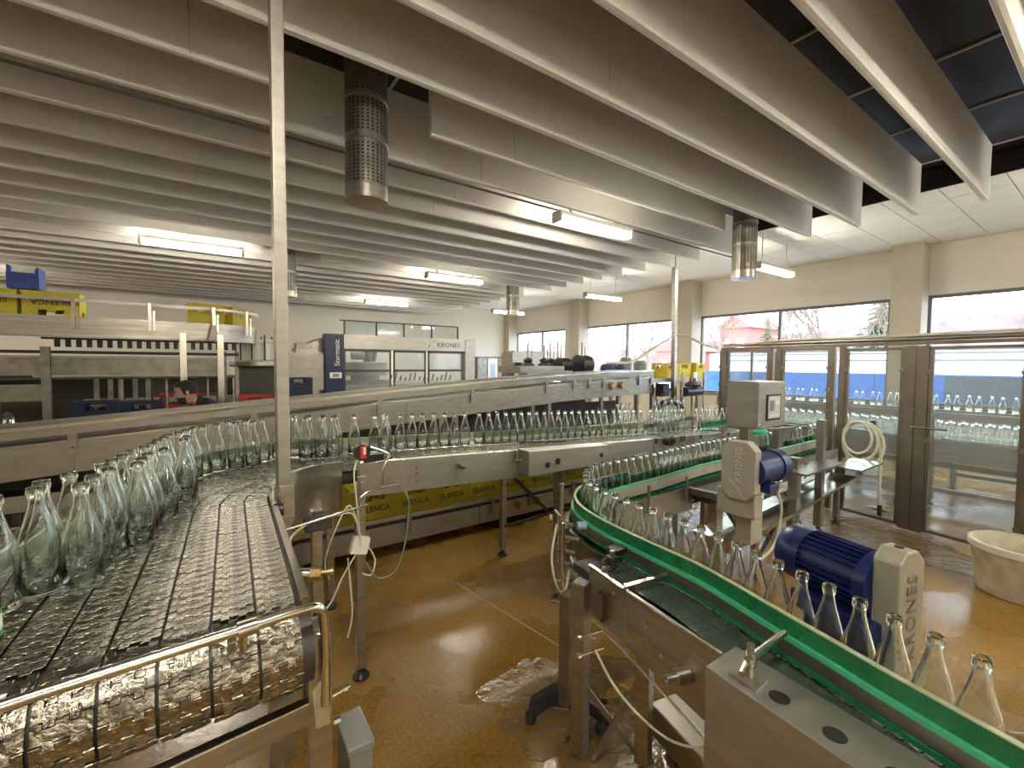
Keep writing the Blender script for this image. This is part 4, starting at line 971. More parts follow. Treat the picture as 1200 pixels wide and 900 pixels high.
# smaller drive with cover on the second leg
sx = thing('small_drive', 'upright beige drive cover lettered on its face with blue motor behind', 'motor', (2.55, 1.30, .9))
sc = Vector((2.44, 1.262, 1.168))
nx = Vector((-1, 0, 0))
scv = obj('end_cover', cover(sc, nx, .19, .325, .065, .045), 'drivegrey', sx, bevel=.005)
lettering('KRONES', .050, sc + Vector((-.0335, -.005, .035)), (0, 0, 1), (0, 1, 0), 'emboss_lit', scv, extrude=.004, spacing=1.05)
obj('slash_mark', MB().add([sc + Vector((-.035, a, b)) for a, b in ((.050, -.045), (.046, -.058), (-.004, -.108), (-.012, -.125), (-.044, -.150), (-.010, -.106), (.015, -.075))], [tuple(range(7))]), 'emboss_lit', scv)
obj('motor_body', MB().cyl((2.45, 1.22, 1.17), (2.70, 1.22, 1.17), .085, 24), 'bluem', sx, smooth=True)
obj('fan_cover', MB().tube([(2.68, 1.22, 1.17), (2.76, 1.22, 1.17), (2.78, 1.22, 1.17)], [.092, .092, .06], 24), 'bluem', sx, smooth=True)
obj('terminal_box', MB().box(2.50, 2.60, 1.13, 1.2, 1.05, 1.10), 'bluem', sx, bevel=.005)
obj('gearbox', MB().box(2.44, 2.52, 1.18, 1.40, .90, 1.05), 'castal', sx, bevel=.01)
obj('support_post', MB().box(2.53, 2.66, 1.24, 1.33, .72, .98), 'castal', sx, bevel=.004)
obj('cable', MB().tube(smooth_path([(2.60, 1.14, 1.06), (2.64, 1.13, .95), (2.66, 1.15, .82), (2.62, 1.16, .72), (2.50, 1.18, .66)]), .007, 8), 'hose', sx, smooth=True)
obj('support_arm', MB().bar((2.59, 1.28, .74), (3.3, 1.86, .74), .06, .05), 'darkm', sx)
# control box on a post
kb = thing('control_box', 'grey steel control cabinet with small screen above the green-railed conveyor', 'control box', (3.1, 1.52, .8))
obj('cabinet', MB().box(2.92, 3.30, 1.42, 1.62, 1.335, 1.645), 'sheet', kb, bevel=.006)
obj('cabinet_door', MB().box(2.925, 3.295, 1.412, 1.42, 1.34, 1.64), 'sheet', kb, bevel=.002)
sr = obj('screen_bezel', MB().box(3.03, 3.22, 1.406, 1.412, 1.385, 1.56), 'dark', kb)
obj('screen_face', MB().box(3.045, 3.205, 1.403, 1.406, 1.400, 1.548), 'screen', sr)
obj('screen_window', MB().box(3.06, 3.12, 1.401, 1.403, 1.45, 1.52), 'screen_d', sr)
obj('screen_text', MB().box(3.135, 3.19, 1.4015, 1.403, 1.49, 1.515).box(3.06, 3.19, 1.4015, 1.403, 1.415, 1.425), 'white', sr)
for z in (1.37, 1.60): obj('door_lock', MB().cyl((3.27, 1.412, z), (3.27, 1.405, z), .008, 8), 'steel_b', kb)
obj('door_lock', MB().cyl((2.95, 1.412, 1.36), (2.95, 1.403, 1.36), .010, 8), 'steel_b', kb)
obj('post', MB().box(3.02, 3.08, 1.52, 1.58, .78, 1.34), 'steel_d', kb)
obj('post_arm', MB().bar((3.05, 1.55, .80), (3.05, 1.99, .78), .05, .05), 'steel_d', kb)
# far bits over second leg
obj('sensor_bridge', MB().bar((4.2, 2.05, 1.14), (4.9, 2.0, 1.12), .03, .03).box(4.55, 4.66, 2.0, 2.06, .95, 1.12), 'steel_d', gcv)
hl = thing('inspection_head', 'pale small inspection head standing over the conveyor before the fence', 'sensor', (4.0, 1.95, 1.1))
obj('head_ring', MB().lathe([(.10, 0), (.105, .03), (.07, .05)], (4.1, 2.0, 1.13), 18), 'green_l', hl, smooth=True)
obj('head_stem', MB().cyl((4.1, 2.3, .8), (4.1, 2.3, 1.16), .015, 8).bar((4.1, 2.3, 1.16), (4.1, 2.0, 1.16), .02), 'steel', hl)

# cardboard cartons on the floor below
for n, (x, y, z, w) in enumerate([(3.05, 2.75, 0, .42), (3.12, 2.70, .26, .40)]):
    t = thing('cardboard_carton', ['lower cardboard carton on the floor behind the drive, stacked', 'upper cardboard carton of the small stack behind the conveyor'][n], 'carton', (x, y, z), 'cartons behind the conveyor')
    obj('carton_body', MB().box(x - w / 2, x + w / 2, y - .2, y + .2, z, z + .25), 'card', t, bevel=.006)
    obj('tape', MB().box(x - .03, x + .03, y - .202, y + .202, z + .02, z + .252), 'white', t)

# white tub on the floor at the right
tb = thing('white_tub', 'worn white plastic tub on the wet floor at the right edge', 'tub', (5.12, .47, 0))
obj('tub_body', MB().lathe([(.235, 0), (.245, .01), (.285, .36), (.292, .37), (.292, .395), (.270, .395), (.262, .36), (.228, .02), (.0, .02)], (5.12, .47, 0), 36), 'bucket', tb, smooth=True)
obj('rim_band', MB().lathe([(.288, .34), (.300, .345), (.300, .392), (.292, .398)], (5.12, .47, 0), 36, False), 'white', tb, smooth=True)
obj('scale_marks', MB().box(4.885, 4.888, .38, .41, .06, .07).box(4.882, 4.885, .38, .41, .10, .11).box(4.877, 4.880, .38, .41, .14, .15).box(4.873, 4.876, .38, .41, .18, .19), 'grey', tb)

# puddles
def puddle(name, cx, cy, rx, ry, seed, label):
    r = random.Random(seed); P = []
    for k in range(40):
        t = 2 * PI * k / 40; q = 1 + .22 * math.sin(3 * t + seed) + .12 * math.sin(7 * t + seed * 2) + r.uniform(-.05, .05)
        P.append((cx + rx * q * math.cos(t), cy + ry * q * math.sin(t)))
    o = obj(name, MB().prism(P, .0005, .003), 'water'); tag(o, label, 'puddle')
puddle('puddle', 5.7, 1.75, .85, .95, 1, 'broad puddle reflecting the windows before the guard fence')
puddle('puddle', 4.6, 2.9, 1.3, .4, 4, 'puddle under the far leg of the green-railed conveyor')
puddle('puddle', 1.50, 1.72, .42, .26, 2, 'foamy puddle around the black tripod foot')
puddle('puddle', 1.55, 1.33, .28, .20, 5, 'small puddle between the crossed braces')

tray_ = thing('drip_pan', 'shallow steel drip pan lying on the floor under the near conveyor', 'pan', (1.7, 1.0, 0))
obj('pan_base', MB().add([(x, y, z) for z in (.10, .24) for x, y in ((1.60, 1.20), (1.52, .86), (2.0, .72), (2.08, 1.10))], [(0, 3, 2, 1), (4, 5, 6, 7), (0, 1, 5, 4), (1, 2, 6, 5), (2, 3, 7, 6), (3, 0, 4, 7)]), 'steel', tray_, bevel=.006)
obj('pan_foot', MB().box(1.62, 1.66, .94, .98, 0, .10).box(1.96, 2.0, .80, .84, 0, .10).box(1.64, 1.68, 1.1, 1.14, 0, .10), 'steel_d', tray_)

# ================================================================ GUARD FENCE
fu = Vector((.1513, .9885, 0)); fn = Vector((.9885, -.1513, 0)); f0 = Vector((6.1, 1.35, 0))
def fp(s, z=0, o=0): return f0 + fu * s + fn * o + Vector((0, 0, z))
gf = thing('guard_fence', 'steel-framed clear guard fence with doors running across the right side', 'fence', (6.1, 1.35, 0))
def fpost(s, w=.06, z1=2.0, z0=.02, m='fencem', d=.05):
    return obj('fence_post', MB().obox(fp(s).xy, fu.xy, w, d, z0, z1), m, gf, bevel=.003)
def panel(s0, s1, z0, z1, nm='door_panel', fw=.03):
    p = obj(nm, MB().obox(fp((s0 + s1) / 2).xy, fu.xy, s1 - s0, .03, z1 - fw, z1).obox(fp((s0 + s1) / 2).xy, fu.xy, s1 - s0, .03, z0, z0 + fw)
            .obox(fp(s0 + fw / 2).xy, fu.xy, fw, .03, z0 + fw, z1 - fw).obox(fp(s1 - fw / 2).xy, fu.xy, fw, .03, z0 + fw, z1 - fw), 'fencem', gf)
    obj('clear_pane', MB().obox(fp((s0 + s1) / 2).xy, fu.xy, s1 - s0 - .02, .006, z0 + .01, z1 - .01), 'guard', p)
    for s in (s0 + .015, s1 - .015):
        for z in (z0 + .25, (z0 + z1) / 2, z1 - .25):
            obj('pane_clip', MB().cyl(fp(s, z, -.02), fp(s, z, -.035), .022, 12), 'steel_d', p, smooth=True)
    return p
# door pair around the seam at s=0
for s in (-.052, .052): fpost(s, .098, 1.97, .02)
obj('seam_bolt', MB().cyl(fp(.0, 1.3, -.03), fp(.0, 1.3, -.05), .02, 10), 'steel_b', gf)
panel(-.78, -.105, .04, 1.96); panel(.105, .66, .04, 1.96)
fpost(-.82, .08); fpost(.695, .07); fpost(.80, .055)
panel(.83, 1.42, .95, 1.98, 'upper_panel'); fpost(1.46, .07); fpost(1.57, .06)
panel(1.60, 2.25, .95, 1.98, 'upper_panel'); fpost(2.30, .08, z0=.02)
panel(2.34, 2.36 + .02, .95, 1.98, 'side_stop')
fpost(-1.6, .08); panel(-1.55, -.86, .04, 1.96)
obj('door_handle', MB().cyl(fp(-.01, 1.13, -.10), fp(-.30, 1.13, -.10), .011, 10).cyl(fp(-.01, 1.13, -.10), fp(-.01, 1.13, -.02), .011, 8), 'steel_b', gf, smooth=True)
obj('door_latch', MB().cyl(fp(-.22, 1.02, .06), fp(-.38, 1.0, .08), .012, 8), 'steel', gf, smooth=True)
obj('top_rail', MB().bar(fp(-1.7, 2.0), fp(2.35, 2.0), .05, .035), 'fencem', gf)
obj('top_pipe', MB().tube([fp(-1.7, 2.05, -.02), fp(0, 2.045, -.02), fp(1.2, 2.05, -.02), fp(2.3, 2.05, -.02)], .026, 12), 'steel', gf, smooth=True)
obj('cable_duct', MB().tube(smooth_path([fp(-1.7, 2.085, -.04), fp(-.6, 2.09, -.04), fp(.4, 2.075, -.04), fp(1.3, 2.085, -.04), fp(1.9, 2.06, -.04), fp(2.3, 2.02, -.04)]), .014, 8), 'hose', gf, smooth=True)
# side return of the fence towards the window wall
e = fp(2.30)
ret = thing('fence_return', 'short clear guard panel running from the fence end towards the windows', 'fence', (e.x, e.y, 0))
obj('return_frame', MB().bar((e.x, e.y, 1.99), (e.x + 1.2, e.y - .2, 1.99), .04).bar((e.x + 1.2, e.y - .2, 0), (e.x + 1.2, e.y - .2, 2.0), .05).bar((e.x + .6, e.y - .1, .9), (e.x + .6, e.y - .1, 2.0), .03), 'fencem', ret)
obj('clear_pane', MB().bar((e.x + .04, e.y - .007, 1.45), (e.x + 1.16, e.y - .193, 1.45), .006, 1.0), 'guard', ret)
# coiled hose hung on the left door
hc = thing('coiled_hose', 'pale hose coiled on a hook on the fence door, end hanging down', 'hose', tuple(fp(.42, 1.1, -.1)))
obj('hook', MB().box(-.02, .02, -.02, .02, -.05, .05).xf(Matrix.Translation(fp(.33, 1.10, -.08))), 'darkm', hc)
cx = fp(.40, .88, -.12)
rn = random.Random(5); pts = []
for k in range(3 * 16 + 1):
    t = 2 * PI * k / 16 + PI / 2; lp = k // 16; w = .20 - .03 * lp; h = .25 - .035 * lp
    pts.append(cx + fu * (math.cos(t) * w + .02 * lp) + Vector((0, 0, math.sin(t) * h + (.25 - h))) - fn * (.018 * k / 16))
obj('coil', MB().tube(pts, .014, 8), 'hose', hc, smooth=True)
obj('hose_tail', MB().tube(smooth_path([cx + Vector((0, 0, .24)), cx - fu * .12 + Vector((0, 0, .16)), cx - fu * .17 + Vector((0, 0, -.1)), cx - fu * .17 + Vector((0, 0, -.45)), cx - fu * .18 + Vector((0, 0, -.66))]), .014, 8), 'hose', hc, smooth=True)
obj('nozzle', MB().cyl(cx - fu * .18 + Vector((0, 0, -.64)), cx - fu * .18 + Vector((0, 0, -.76)), .022, 10).bar(cx - fu * .24 + Vector((0, 0, -.70)), cx - fu * .12 + Vector((0, 0, -.70)), .015), 'dark', hc, smooth=True)

# ================================================================ BOTTLE TABLE BEHIND THE FENCE
bt = thing('bottle_table', 'wide steel accumulation table full of bottles behind the guard fence', 'conveyor', (8.0, 1.5, 0))
obj('belt', MB().box(7.55, 8.9, -.8, 3.9, .78, .80), 'chain', bt)
obj('side_panel', MB().box(7.53, 7.55, -.8, 3.9, .58, .83), 'sheet', bt)
obj('bottom_beam', MB().box(7.50, 7.56, -.8, 3.9, .50, .56), 'darkm', bt)
obj('guide_rail', MB().box(7.46, 7.49, -.8, 3.9, 1.13, 1.19), 'steel', bt)
obj('guide_rail_front', MB().box(7.50, 7.52, -.8, 3.9, .84, .862), 'steel_b', bt)
for y in (-.5, .7, 1.5, 2.6, 3.7):
    leg(bt, 7.56, y, .56, .07); leg(bt, 8.8, y, .56, .07)
    obj('rail_post', MB().box(7.47, 7.52, y - .03, y + .03, .56, 1.15), 'steel_d', bt)
obj('cross_bar', MB().bar((7.56, -.5, .20), (7.56, 1.5, .20), .05).bar((8.8, -.5, .22), (8.8, 1.5, .22), .05), 'steel_d', bt)
for r in range(3):
    for k in range(32):
        y = 3.8 - k * .115 - (r % 2) * .05
        bottle(7.62 + r * .10, y, .80, 'clear bottle, %s from left in the %s row behind the guard fence' % (ordinal(k + 1), ('front', 'middle', 'back')[r]), 'bottles on the table behind the fence', True)
b2 = thing('rear_bottle_line', 'raised bottle conveyor behind the table, just below the windows', 'conveyor', (9.6, 2.5, 0))
obj('belt', MB().box(9.5, 9.9, .6, 5.5, 1.02, 1.05), 'chain', b2)
obj('side_panel', MB().box(9.48, 9.5, .6, 5.5, .86, 1.08), 'sheet', b2)
for y in (.9, 2.9, 4.9): leg(b2, 9.55, y, .9, .06); leg(b2, 9.85, y, .9, .06)
for k in range(36):
    bottle(9.6 + .1 * (k % 2), 5.0 - k * .12, 1.05, 'clear bottle, %s from the left in the raised far line below the windows' % ordinal(k + 1), 'bottles on the rear line', True)

# ================================================================ UPPER CRATE CONVEYOR (left, far)
ue = thing('upper_crate_conveyor', 'high stainless crate conveyor on posts at the upper left', 'conveyor', (-.8, 7.0, 0))
zt = 2.25
path = [(-4.5, 6.72), (-1.5, 6.78), (-.6, 6.80), (-.1, 6.84), (.2, 6.92), (.42, 7.06), (.55, 7.25), (.6, 7.5)]
sp_ = smooth_path(path, 4)
obj('side_plate', MB().sweep(sp_, -.008, .0, -.235, -.01, lambda x, y: zt), 'steel', ue, smooth=True)
obj('belt', MB().sweep(sp_, .02, .5, -.06, -.03, lambda x, y: zt), 'darkm', ue)
obj('guide_rail', MB().sweep(sp_, -.03, -.01, .155, .19, lambda x, y: zt), 'steel', ue)
obj('side_plate', MB().sweep(sp_[:20], .5, .51, -.22, -.02, lambda x, y: zt), 'steel_d', ue)
for x, y in ((-2.4, 6.74), (-1.20, 6.74), (-.55, 6.76), (.08, 6.82), (.46, 7.06)):
    obj('rail_bracket', MB().box(x - .015, x + .015, y - .02, y + .0, zt - .14, zt + .19).box(x + .03, x + .05, y - .02, y, zt - .14, zt + .1), 'steel_b', ue)
obj('flap', MB().add([(.06, 6.79, 2.22), (.10, 6.79, 2.22), (.14, 6.79, 2.02), (.02, 6.79, 2.02)], [(0, 1, 2, 3)]), 'white', ue)
for (x, y, z1, m) in ((-1.42, 6.7, 1.9, 'steel_d'), (-.24, 6.72, 2.1, 'steel_b'), (.14, 6.70, 2.1, 'steel_b'), (-2.9, 6.7, 1.95, 'steel_d')):
    leg(ue, x, y, z1, .07, m=m)
# toothed lifter chain below the belt
tc_ = MB()
for k in range(20): tc_.box(-1.40 + k * .088, -1.355 + k * .088, 6.94, 6.97, 1.905, 1.995)
obj('chain_tooth', tc_, 'dark', ue, kind='stuff')
obj('chain_guide', MB().box(-3.2, .35, 6.93, 6.97, 1.83, 1.865), 'dark', ue)
obj('chain_guide', MB().box(-1.5, .35, 6.93, 6.97, 1.99, 2.012), 'dark', ue)
# crates on it
for n, (x, y, a) in enumerate([(-1.88, 7.02, 0), (-1.395, 7.03, 0)]):
    crate('bottle_crate', x, y, zt - .03, a, 'yellow', ['yellow crate at the left edge on the high conveyor', 'yellow crate upside down beside the blue crate on the high conveyor'][n], 'yellow crates on the high conveyor', flip=True, tmat='brownt', fill=False).scale = (1.16, 1.05, 1.10)
for n, (x, y, a) in enumerate([(-.01, 7.14, .12), (.30, 7.38, .9)]):
    crate('bottle_crate', x, y, zt - .03, a, 'yellow', ['yellow crate entering the bend of the high conveyor', 'last yellow crate round the bend of the high conveyor'][n], 'yellow crates on the high conveyor', text=False, fill=False)
t = thing('blue_crate', 'dark blue crate standing on the upside-down yellow one at far left', 'crate', (-1.6, 7.05, 2.53))
obj('crate_shell', MB().box(-1.745, -1.52, 6.95, 6.97, 2.54, 2.70).box(-1.745, -1.725, 6.97, 7.2, 2.54, 2.775).box(-1.52, -1.50, 6.95, 7.2, 2.54, 2.765).box(-1.745, -1.52, 7.18, 7.2, 2.54, 2.77).box(-1.745, -1.50, 6.95, 7.2, 2.53, 2.54), 'bluec', t)
obj('paper_sheet', MB().box(-1.715, -1.54, 7.0, 7.005, 2.60, 2.765), 'white', t)

# crowded bottling gear below it
gm = thing('crate_washer_frame', 'dim stainless machine frame with beams below the high crate conveyor', 'machine', (-1.0, 7.6, 0))
obj('beam', MB().box(-3.4, .15, 7.0, 7.1, 1.585, 1.79), 'steel_d', gm)
obj('beam_lip', MB().box(-3.4, .15, 6.97, 7.01, 1.785, 1.81), 'sheet', gm)
obj('beam', MB().box(-1.3, .9, 7.6, 7.7, 1.17, 1.26), 'steel_d', gm)
obj('beam', MB().box(-3.4, -1.5, 7.0, 7.1, 1.30, 1.48), 'steel_d', gm)
obj('green_window', MB().box(-3.3, -1.62, 7.12, 7.14, 1.55, 1.74), mat('dim_green_glass', (.10, .14, .10), .2), gm)
for x in (-2.8, -2.0, -1.15, -1.02, -.92, -.78, -.65, .2, .35): leg(gm, x, 7.5, 1.52 if x < .2 else 1.9, .05, m='steel_d')
for k, x in enumerate((-.9, -.6, -.45, -.3, 0, .1, .3)): obj('upright', MB().box(x - .01, x + .01, 7.38, 7.40, 1.1, 1.52), 'darkm' if k % 2 else 'steel', gm)
obj('mesh_panel', MB().box(-.85, .3, 7.9, 7.92, .7, 1.5), 'darkm', gm)
dk_ = thing('dark_cabinet', 'dark machine housing behind the worker', 'machine', (-1.3, 8.4, 0))
obj('housing', MB().box(-3.8, .9, 8.3, 9.2, 0, 1.50), 'darkm', dk_)
obj('housing_top', MB().box(-3.8, .9, 8.25, 9.2, 1.50, 1.53), 'steel_d', dk_)
fl = thing('rotary_filler', 'round-topped filler section at the right end of the dim machine frame', 'machine', (.8, 7.6, 0))
obj('turntable', MB().lathe([(.34, 0), (.36, .02), (.36, .08), (.30, .10)], (.62, 7.7, 1.68), 28, capt=True), 'steel', fl, smooth=True)
obj('turret', MB().lathe([(.24, 0), (.24, .25), (.26, .26), (.26, .30)], (.62, 7.7, 1.79), 24, capt=True), 'wall_b', fl, smooth=True)
for k in range(10):
    a = 2 * PI * k / 10; x = .62 + .27 * math.cos(a); y = 7.7 + .27 * math.sin(a)
    obj('lift_rod', MB().cyl((x, y, 1.78), (x, y, 2.15), .012, 6), 'darkm', fl)
obj('base_cabinet', MB().box(.35, .95, 7.5, 8.0, 0, 1.68), 'darkm', fl)
obj('wall_box', MB().box(.95, 1.75, 8.6, 8.9, 1.25, 1.93), 'sheet', fl)
leg(fl, 1.0, 8.6, 1.3, .05)
for n, (nm, mt, x, y, z, lab) in enumerate([
    ('bottle_crate', 'redc', -.35, 7.75, 1.02, 'red crate on the lower beam left of the worker'),
    ('bottle_crate', 'redc', -.02, 7.78, 1.02, 'red crate hidden behind the worker head'),
    ('bottle_crate', 'redc', .55, 7.2, 1.0, 'dark red crate right of the worker under the turntable'),
    ('bottle_crate', 'orange', 0.84, 8.2, 1.34, 'orange crate just left of the tall steel pole'),
    ('bottle_crate', 'bluec', 0.84, 8.2, 1.05, 'blue crate beneath the orange one beside the tall pole'),
    ('bottle_crate', 'bluec', 1.27, 8.2, .92, 'lower blue crate right of the tall pole'),
    ('bottle_crate', 'panelblue', 1.27, 8.2, 1.21, 'dark crate with white label right of the tall pole'),
    ('bottle_crate', 'panelblue', -1.05, 6.9, 1.0, 'dark blue crate at left between the machine posts'),
    ('bottle_crate', 'panelblue', -.66, 6.95, .98, 'second dark blue crate between the machine posts')]):
    crate(nm, x, y, z, 0, mt, lab, 'mixed crates by the dim machines', text=False, fill=False)
st = thing('crate_stand', 'low dark stand carrying crates beside the tall pole', 'stand', (1.4, 8.2, 0))
obj('stand_top', MB().box(.6, 1.6, 8.0, 8.45, .87, .91), 'darkm', st)
for x in (.65, 1.55): leg(st, x, 8.1, .87, .05, m='darkm')
s2 = thing('crate_shelf', 'dark shelf carrying red and blue crates around the worker', 'shelf', (-.4, 7.8, 0))
obj('shelf_top', MB().box(-1.3, .8, 6.8, 7.95, .93, .975), 'darkm', s2)
for x in (-1.25, .75): leg(s2, x, 7.9, .93, .05, m='darkm'); leg(s2, x, 7.0, .93, .05, m='darkm')
bb = thing('bottle_basket', 'heap of small clear bottles in a bin at the left edge', 'bin', (-1.9, 6.2, 1.0))
obj('bin', MB().box(-2.3, -1.55, 6.2, 6.6, .85, 1.10), 'steel_d', bb)
hb = MB()
for k in range(40): hb.lathe([(.03, 0), (.033, .08), (.012, .15)], (-2.25 + random.random() * .66, 6.25 + random.random() * .3, 1.06 + random.random() * .04), 7)
obj('bottle_heap', hb, 'rglass', bb, kind='stuff')

# ================================================================ STEEL FILLER WITH GLASS FRONT (back)
F = 11.5
sm = thing('glass_fronted_filler', 'large stainless filling machine with glass front and dark blue name panel', 'machine', (4.6, 12.5, 0))
obj('header', MB().box(2.80, 6.30, F, F + .25, 2.10, 2.44), 'sheet', sm, bevel=.01)
obj('top_cap', MB().box(2.80, 6.62, F, F + .45, 2.44, 2.46), 'steel', sm)
lettering('KRONES', .18, (5.75, F - .004, 2.275), (1, 0, 0), (0, 0, 1), 'ink', sm, spacing=1.1)
obj('slash_mark', MB().add([(x, F - .003, z) for x, z in ((5.10, 2.16), (5.15, 2.22), (5.15, 2.27), (5.22, 2.38), (5.17, 2.30), (5.17, 2.25))], [(0, 1, 2, 3, 4, 5)]), 'navy', sm)
bp_ = obj('name_panel', MB().box(2.37, 2.81, F - .12, F + .25, .4, 2.46), 'panelblue', sm, bevel=.01)
lettering('Starmatic', .175, (2.64, F - .123, 2.0), (0, 0, 1), (-1, 0, 0), 'white', bp_)
obj('display', MB().box(2.46, 2.74, F - .13, F - .12, 1.37, 1.51), 'white', bp_)
obj('display_inset', MB().box(2.53, 2.68, F - .133, F - .13, 1.40, 1.48), 'grey', bp_)
obj('corner_column', MB().box(6.28, 6.62, F - .02, F + .3, .3, 2.45), 'sheet', sm, bevel=.02)
for a, b in ((2.83, 4.05), (4.12, 5.05), (5.12, 6.25)):
    w = obj('glass_door', MB().box(a, b, F + .02, F + .05, 2.04, 2.10).box(a, a + .04, F + .02, F + .05, .8, 2.1).box(b - .04, b, F + .02, F + .05, .8, 2.1).box(a, b, F + .02, F + .05, 1.52, 1.58), 'darkm', sm)
    obj('clear_pane', MB().box(a + .03, b - .03, F + .03, F + .036, .8, 2.05), 'guard', w)
obj('rear_wall', MB().box(2.8, 6.6, F + 2.3, F + 2.35, .3, 2.44), 'wall_b', sm)
obj('machine_bed', MB().box(2.8, 6.6, F + .3, F + 2.3, .3, 1.15), 'steel', sm)
obj('filler_drum', MB().lathe([(.62, 0), (.62, .35), (.58, .37)], (3.7, F + 1.2, 1.40), 30, capt=True), 'steel', sm, smooth=True)
obj('drum_stand', MB().lathe([(.7, 0), (.7, .1), (.4, .12), (.4, .24)], (3.7, F + 1.2, 1.15), 24), 'steel_d', sm, smooth=True)
obj('drum_motor', MB().cyl((3.3, F + 1.1, 1.95), (3.65, F + 1.1, 1.95), .11, 14).cyl((3.75, F + 1.1, 1.78), (3.75, F + 1.1, 2.2), .12, 14).cyl((3.9, F + 1.1, 1.8), (4.0, F + 1.1, 2.3), .07, 10), 'grey', sm, smooth=True)
for k in range(14):
    x = 4.15 + k * .14; obj('gripper_finger', MB().bar((x, F + .4, 1.25), (x + .05, F + .4, 1.42 + .08 * math.sin(k * 1.7)), .03, .03), 'dark', sm)
obj('hood', MB().add([(1.95, F + .3, 2.15), (2.4, F + .3, 2.38), (2.4, F + 1.6, 2.38), (1.95, F + 1.6, 2.15), (1.95, F + .3, .8), (2.4, F + .3, .8), (2.4, F + 1.6, .8), (1.95, F + 1.6, .8)], [(0, 1, 2, 3), (0, 4, 5, 1), (1, 5, 6, 2), (2, 6, 7, 3), (3, 7, 4, 0), (4, 7, 6, 5)]), 'steel', sm)
c_ = thing('steel_cabinet', 'tall plain stainless cabinet left of the dark blue name panel', 'cabinet', (1.95, 11.7, 0))
obj('cabinet_body', MB().box(1.72, 2.20, F - .1, F + .5, 0, 2.10), 'sheet', c_, bevel=.01)
obj('cabinet_door', MB().box(1.76, 2.17, F - .12, F - .1, .15, 2.05), 'sheet', c_, bevel=.004)
obj('door_handle', MB().box(1.73, 1.755, F - .15, F - .12, 1.5, 1.75), 'dark', c_)
obj('cabinet_top', MB().box(1.75, 2.1, F, F + .4, 2.10, 2.22), 'steel_d', c_)
# glazed walkway rail on top
gk = thing('glazed_enclosure', 'thin-framed glazed enclosure standing on top of the filling machine', 'enclosure', (4.5, 13.0, 2.46))
fr = MB()
x0, x1, y0, z0, z1 = 2.92, 6.2, F + .3, 2.46, 2.83
fr.box(x0 - .12, x1, y0 - .02, y0 + .02, z1, z1 + .03)
for x in (x0, 3.75, 4.52, 5.35, x1): fr.box(x - .018, x + .018, y0 - .02, y0 + .02, z0, z1)
obj('enclosure_frame', fr, 'darkm', gk)
obj('clear_pane', MB().box(x0, x1, y0, y0 + .006, z0, z1), 'guard', gk)

# ================================================================ WORKER
def skin_body(name, V, E_, R, material, parent, sub=2):
    me = bpy.data.meshes.new(name); off = wpos(parent)
    me.from_pydata([Vector(v) - off for v in V], E_, []); o = bpy.data.objects.new(name, me); C.objects.link(o); o.parent = parent
    md = o.modifiers.new('skin', 'SKIN')
    for i, r in enumerate(R): me.skin_vertices[0].data[i].radius = (r, r) if not isinstance(r, tuple) else r
    me.skin_vertices[0].data[0].use_root = True; md.use_smooth_shade = True
    s = o.modifiers.new('subdivision', 'SUBSURF'); s.levels = s.render_levels = sub
    me.materials.append(M[material]); return o
pw = thing('person', 'person with short dark hair and black jacket bending forward behind the long conveyor', 'person', (.10, 6.15, 0))
V = [(.18, 6.15, .93), (.10, 6.13, 1.10), (.02, 6.10, 1.24), (-.07, 6.08, 1.30), (-.12, 6.07, 1.34),
     (.02, 5.93, 1.24), (-.02, 5.86, 1.05), (-.20, 5.88, .92), (-.27, 5.90, .89),
     (.02, 6.27, 1.24), (-.02, 6.34, 1.05), (-.20, 6.30, .92), (-.27, 6.28, .89),
     (.18, 6.05, .86), (.12, 6.03, .48), (.16, 6.02, .09), (.05, 6.02, .04),
     (.18, 6.25, .86), (.12, 6.27, .48), (.16, 6.28, .09), (.05, 6.28, .04)]
E_ = [(0, 1), (1, 2), (2, 3), (3, 4), (2, 5), (5, 6), (6, 7), (7, 8), (2, 9), (9, 10), (10, 11), (11, 12), (0, 13), (13, 14), (14, 15), (15, 16), (0, 17), (17, 18), (18, 19), (19, 20)]
R = [.13, .135, .14, .075, .06, .07, .05, .04, .03, .07, .05, .04, .03, .09, .065, .05, .04, .09, .065, .05, .04]
skin_body('body', V, E_, R, 'cloth', pw)
hx, hy, hz = -.20, 6.07, 1.405
hm = MB(); n = 20; ringz = []
prof_h = [(.035, -.125), (.052, -.115), (.066, -.085), (.074, -.04), (.080, .0), (.083, .04), (.080, .075), (.066, .103), (.040, .120), (.012, .126)]
for r, z in prof_h:
    for j in range(n):
        t = 2 * PI * j / n; fx = r * 1.18 * math.cos(t); fy_ = r * .92 * math.sin(t)
        if abs(t - PI) < .5 and z < .05: fx -= .006
        if z < -.05 and math.cos(t) > .3: fx *= .55
        ringz.append((hx + fx, hy + fy_, hz + z))
hm.add(ringz, [(i * n + j, i * n + (j + 1) % n, (i + 1) * n + (j + 1) % n, (i + 1) * n + j) for i in range(9) for j in range(n)] + [tuple(range(9 * n, 10 * n)), tuple(reversed(range(n)))])
tiltm = Matrix.Translation((hx, hy, hz)) @ Matrix.Rotation(-.12, 4, 'Y') @ Matrix.Translation((-hx, -hy, -hz))
hm.xf(tiltm); head = obj('head', hm, 'skin', pw, smooth=True)
obj('nose', MB().add([(hx - .095, hy - .012, hz - .03), (hx - .095, hy + .012, hz - .03), (hx - .118, hy, hz - .03), (hx - .094, hy, hz + .025), (hx - .09, hy, hz - .04)], [(0, 2, 3), (2, 1, 3), (0, 4, 2), (4, 1, 2)]).xf(tiltm), 'skin', head, smooth=True)
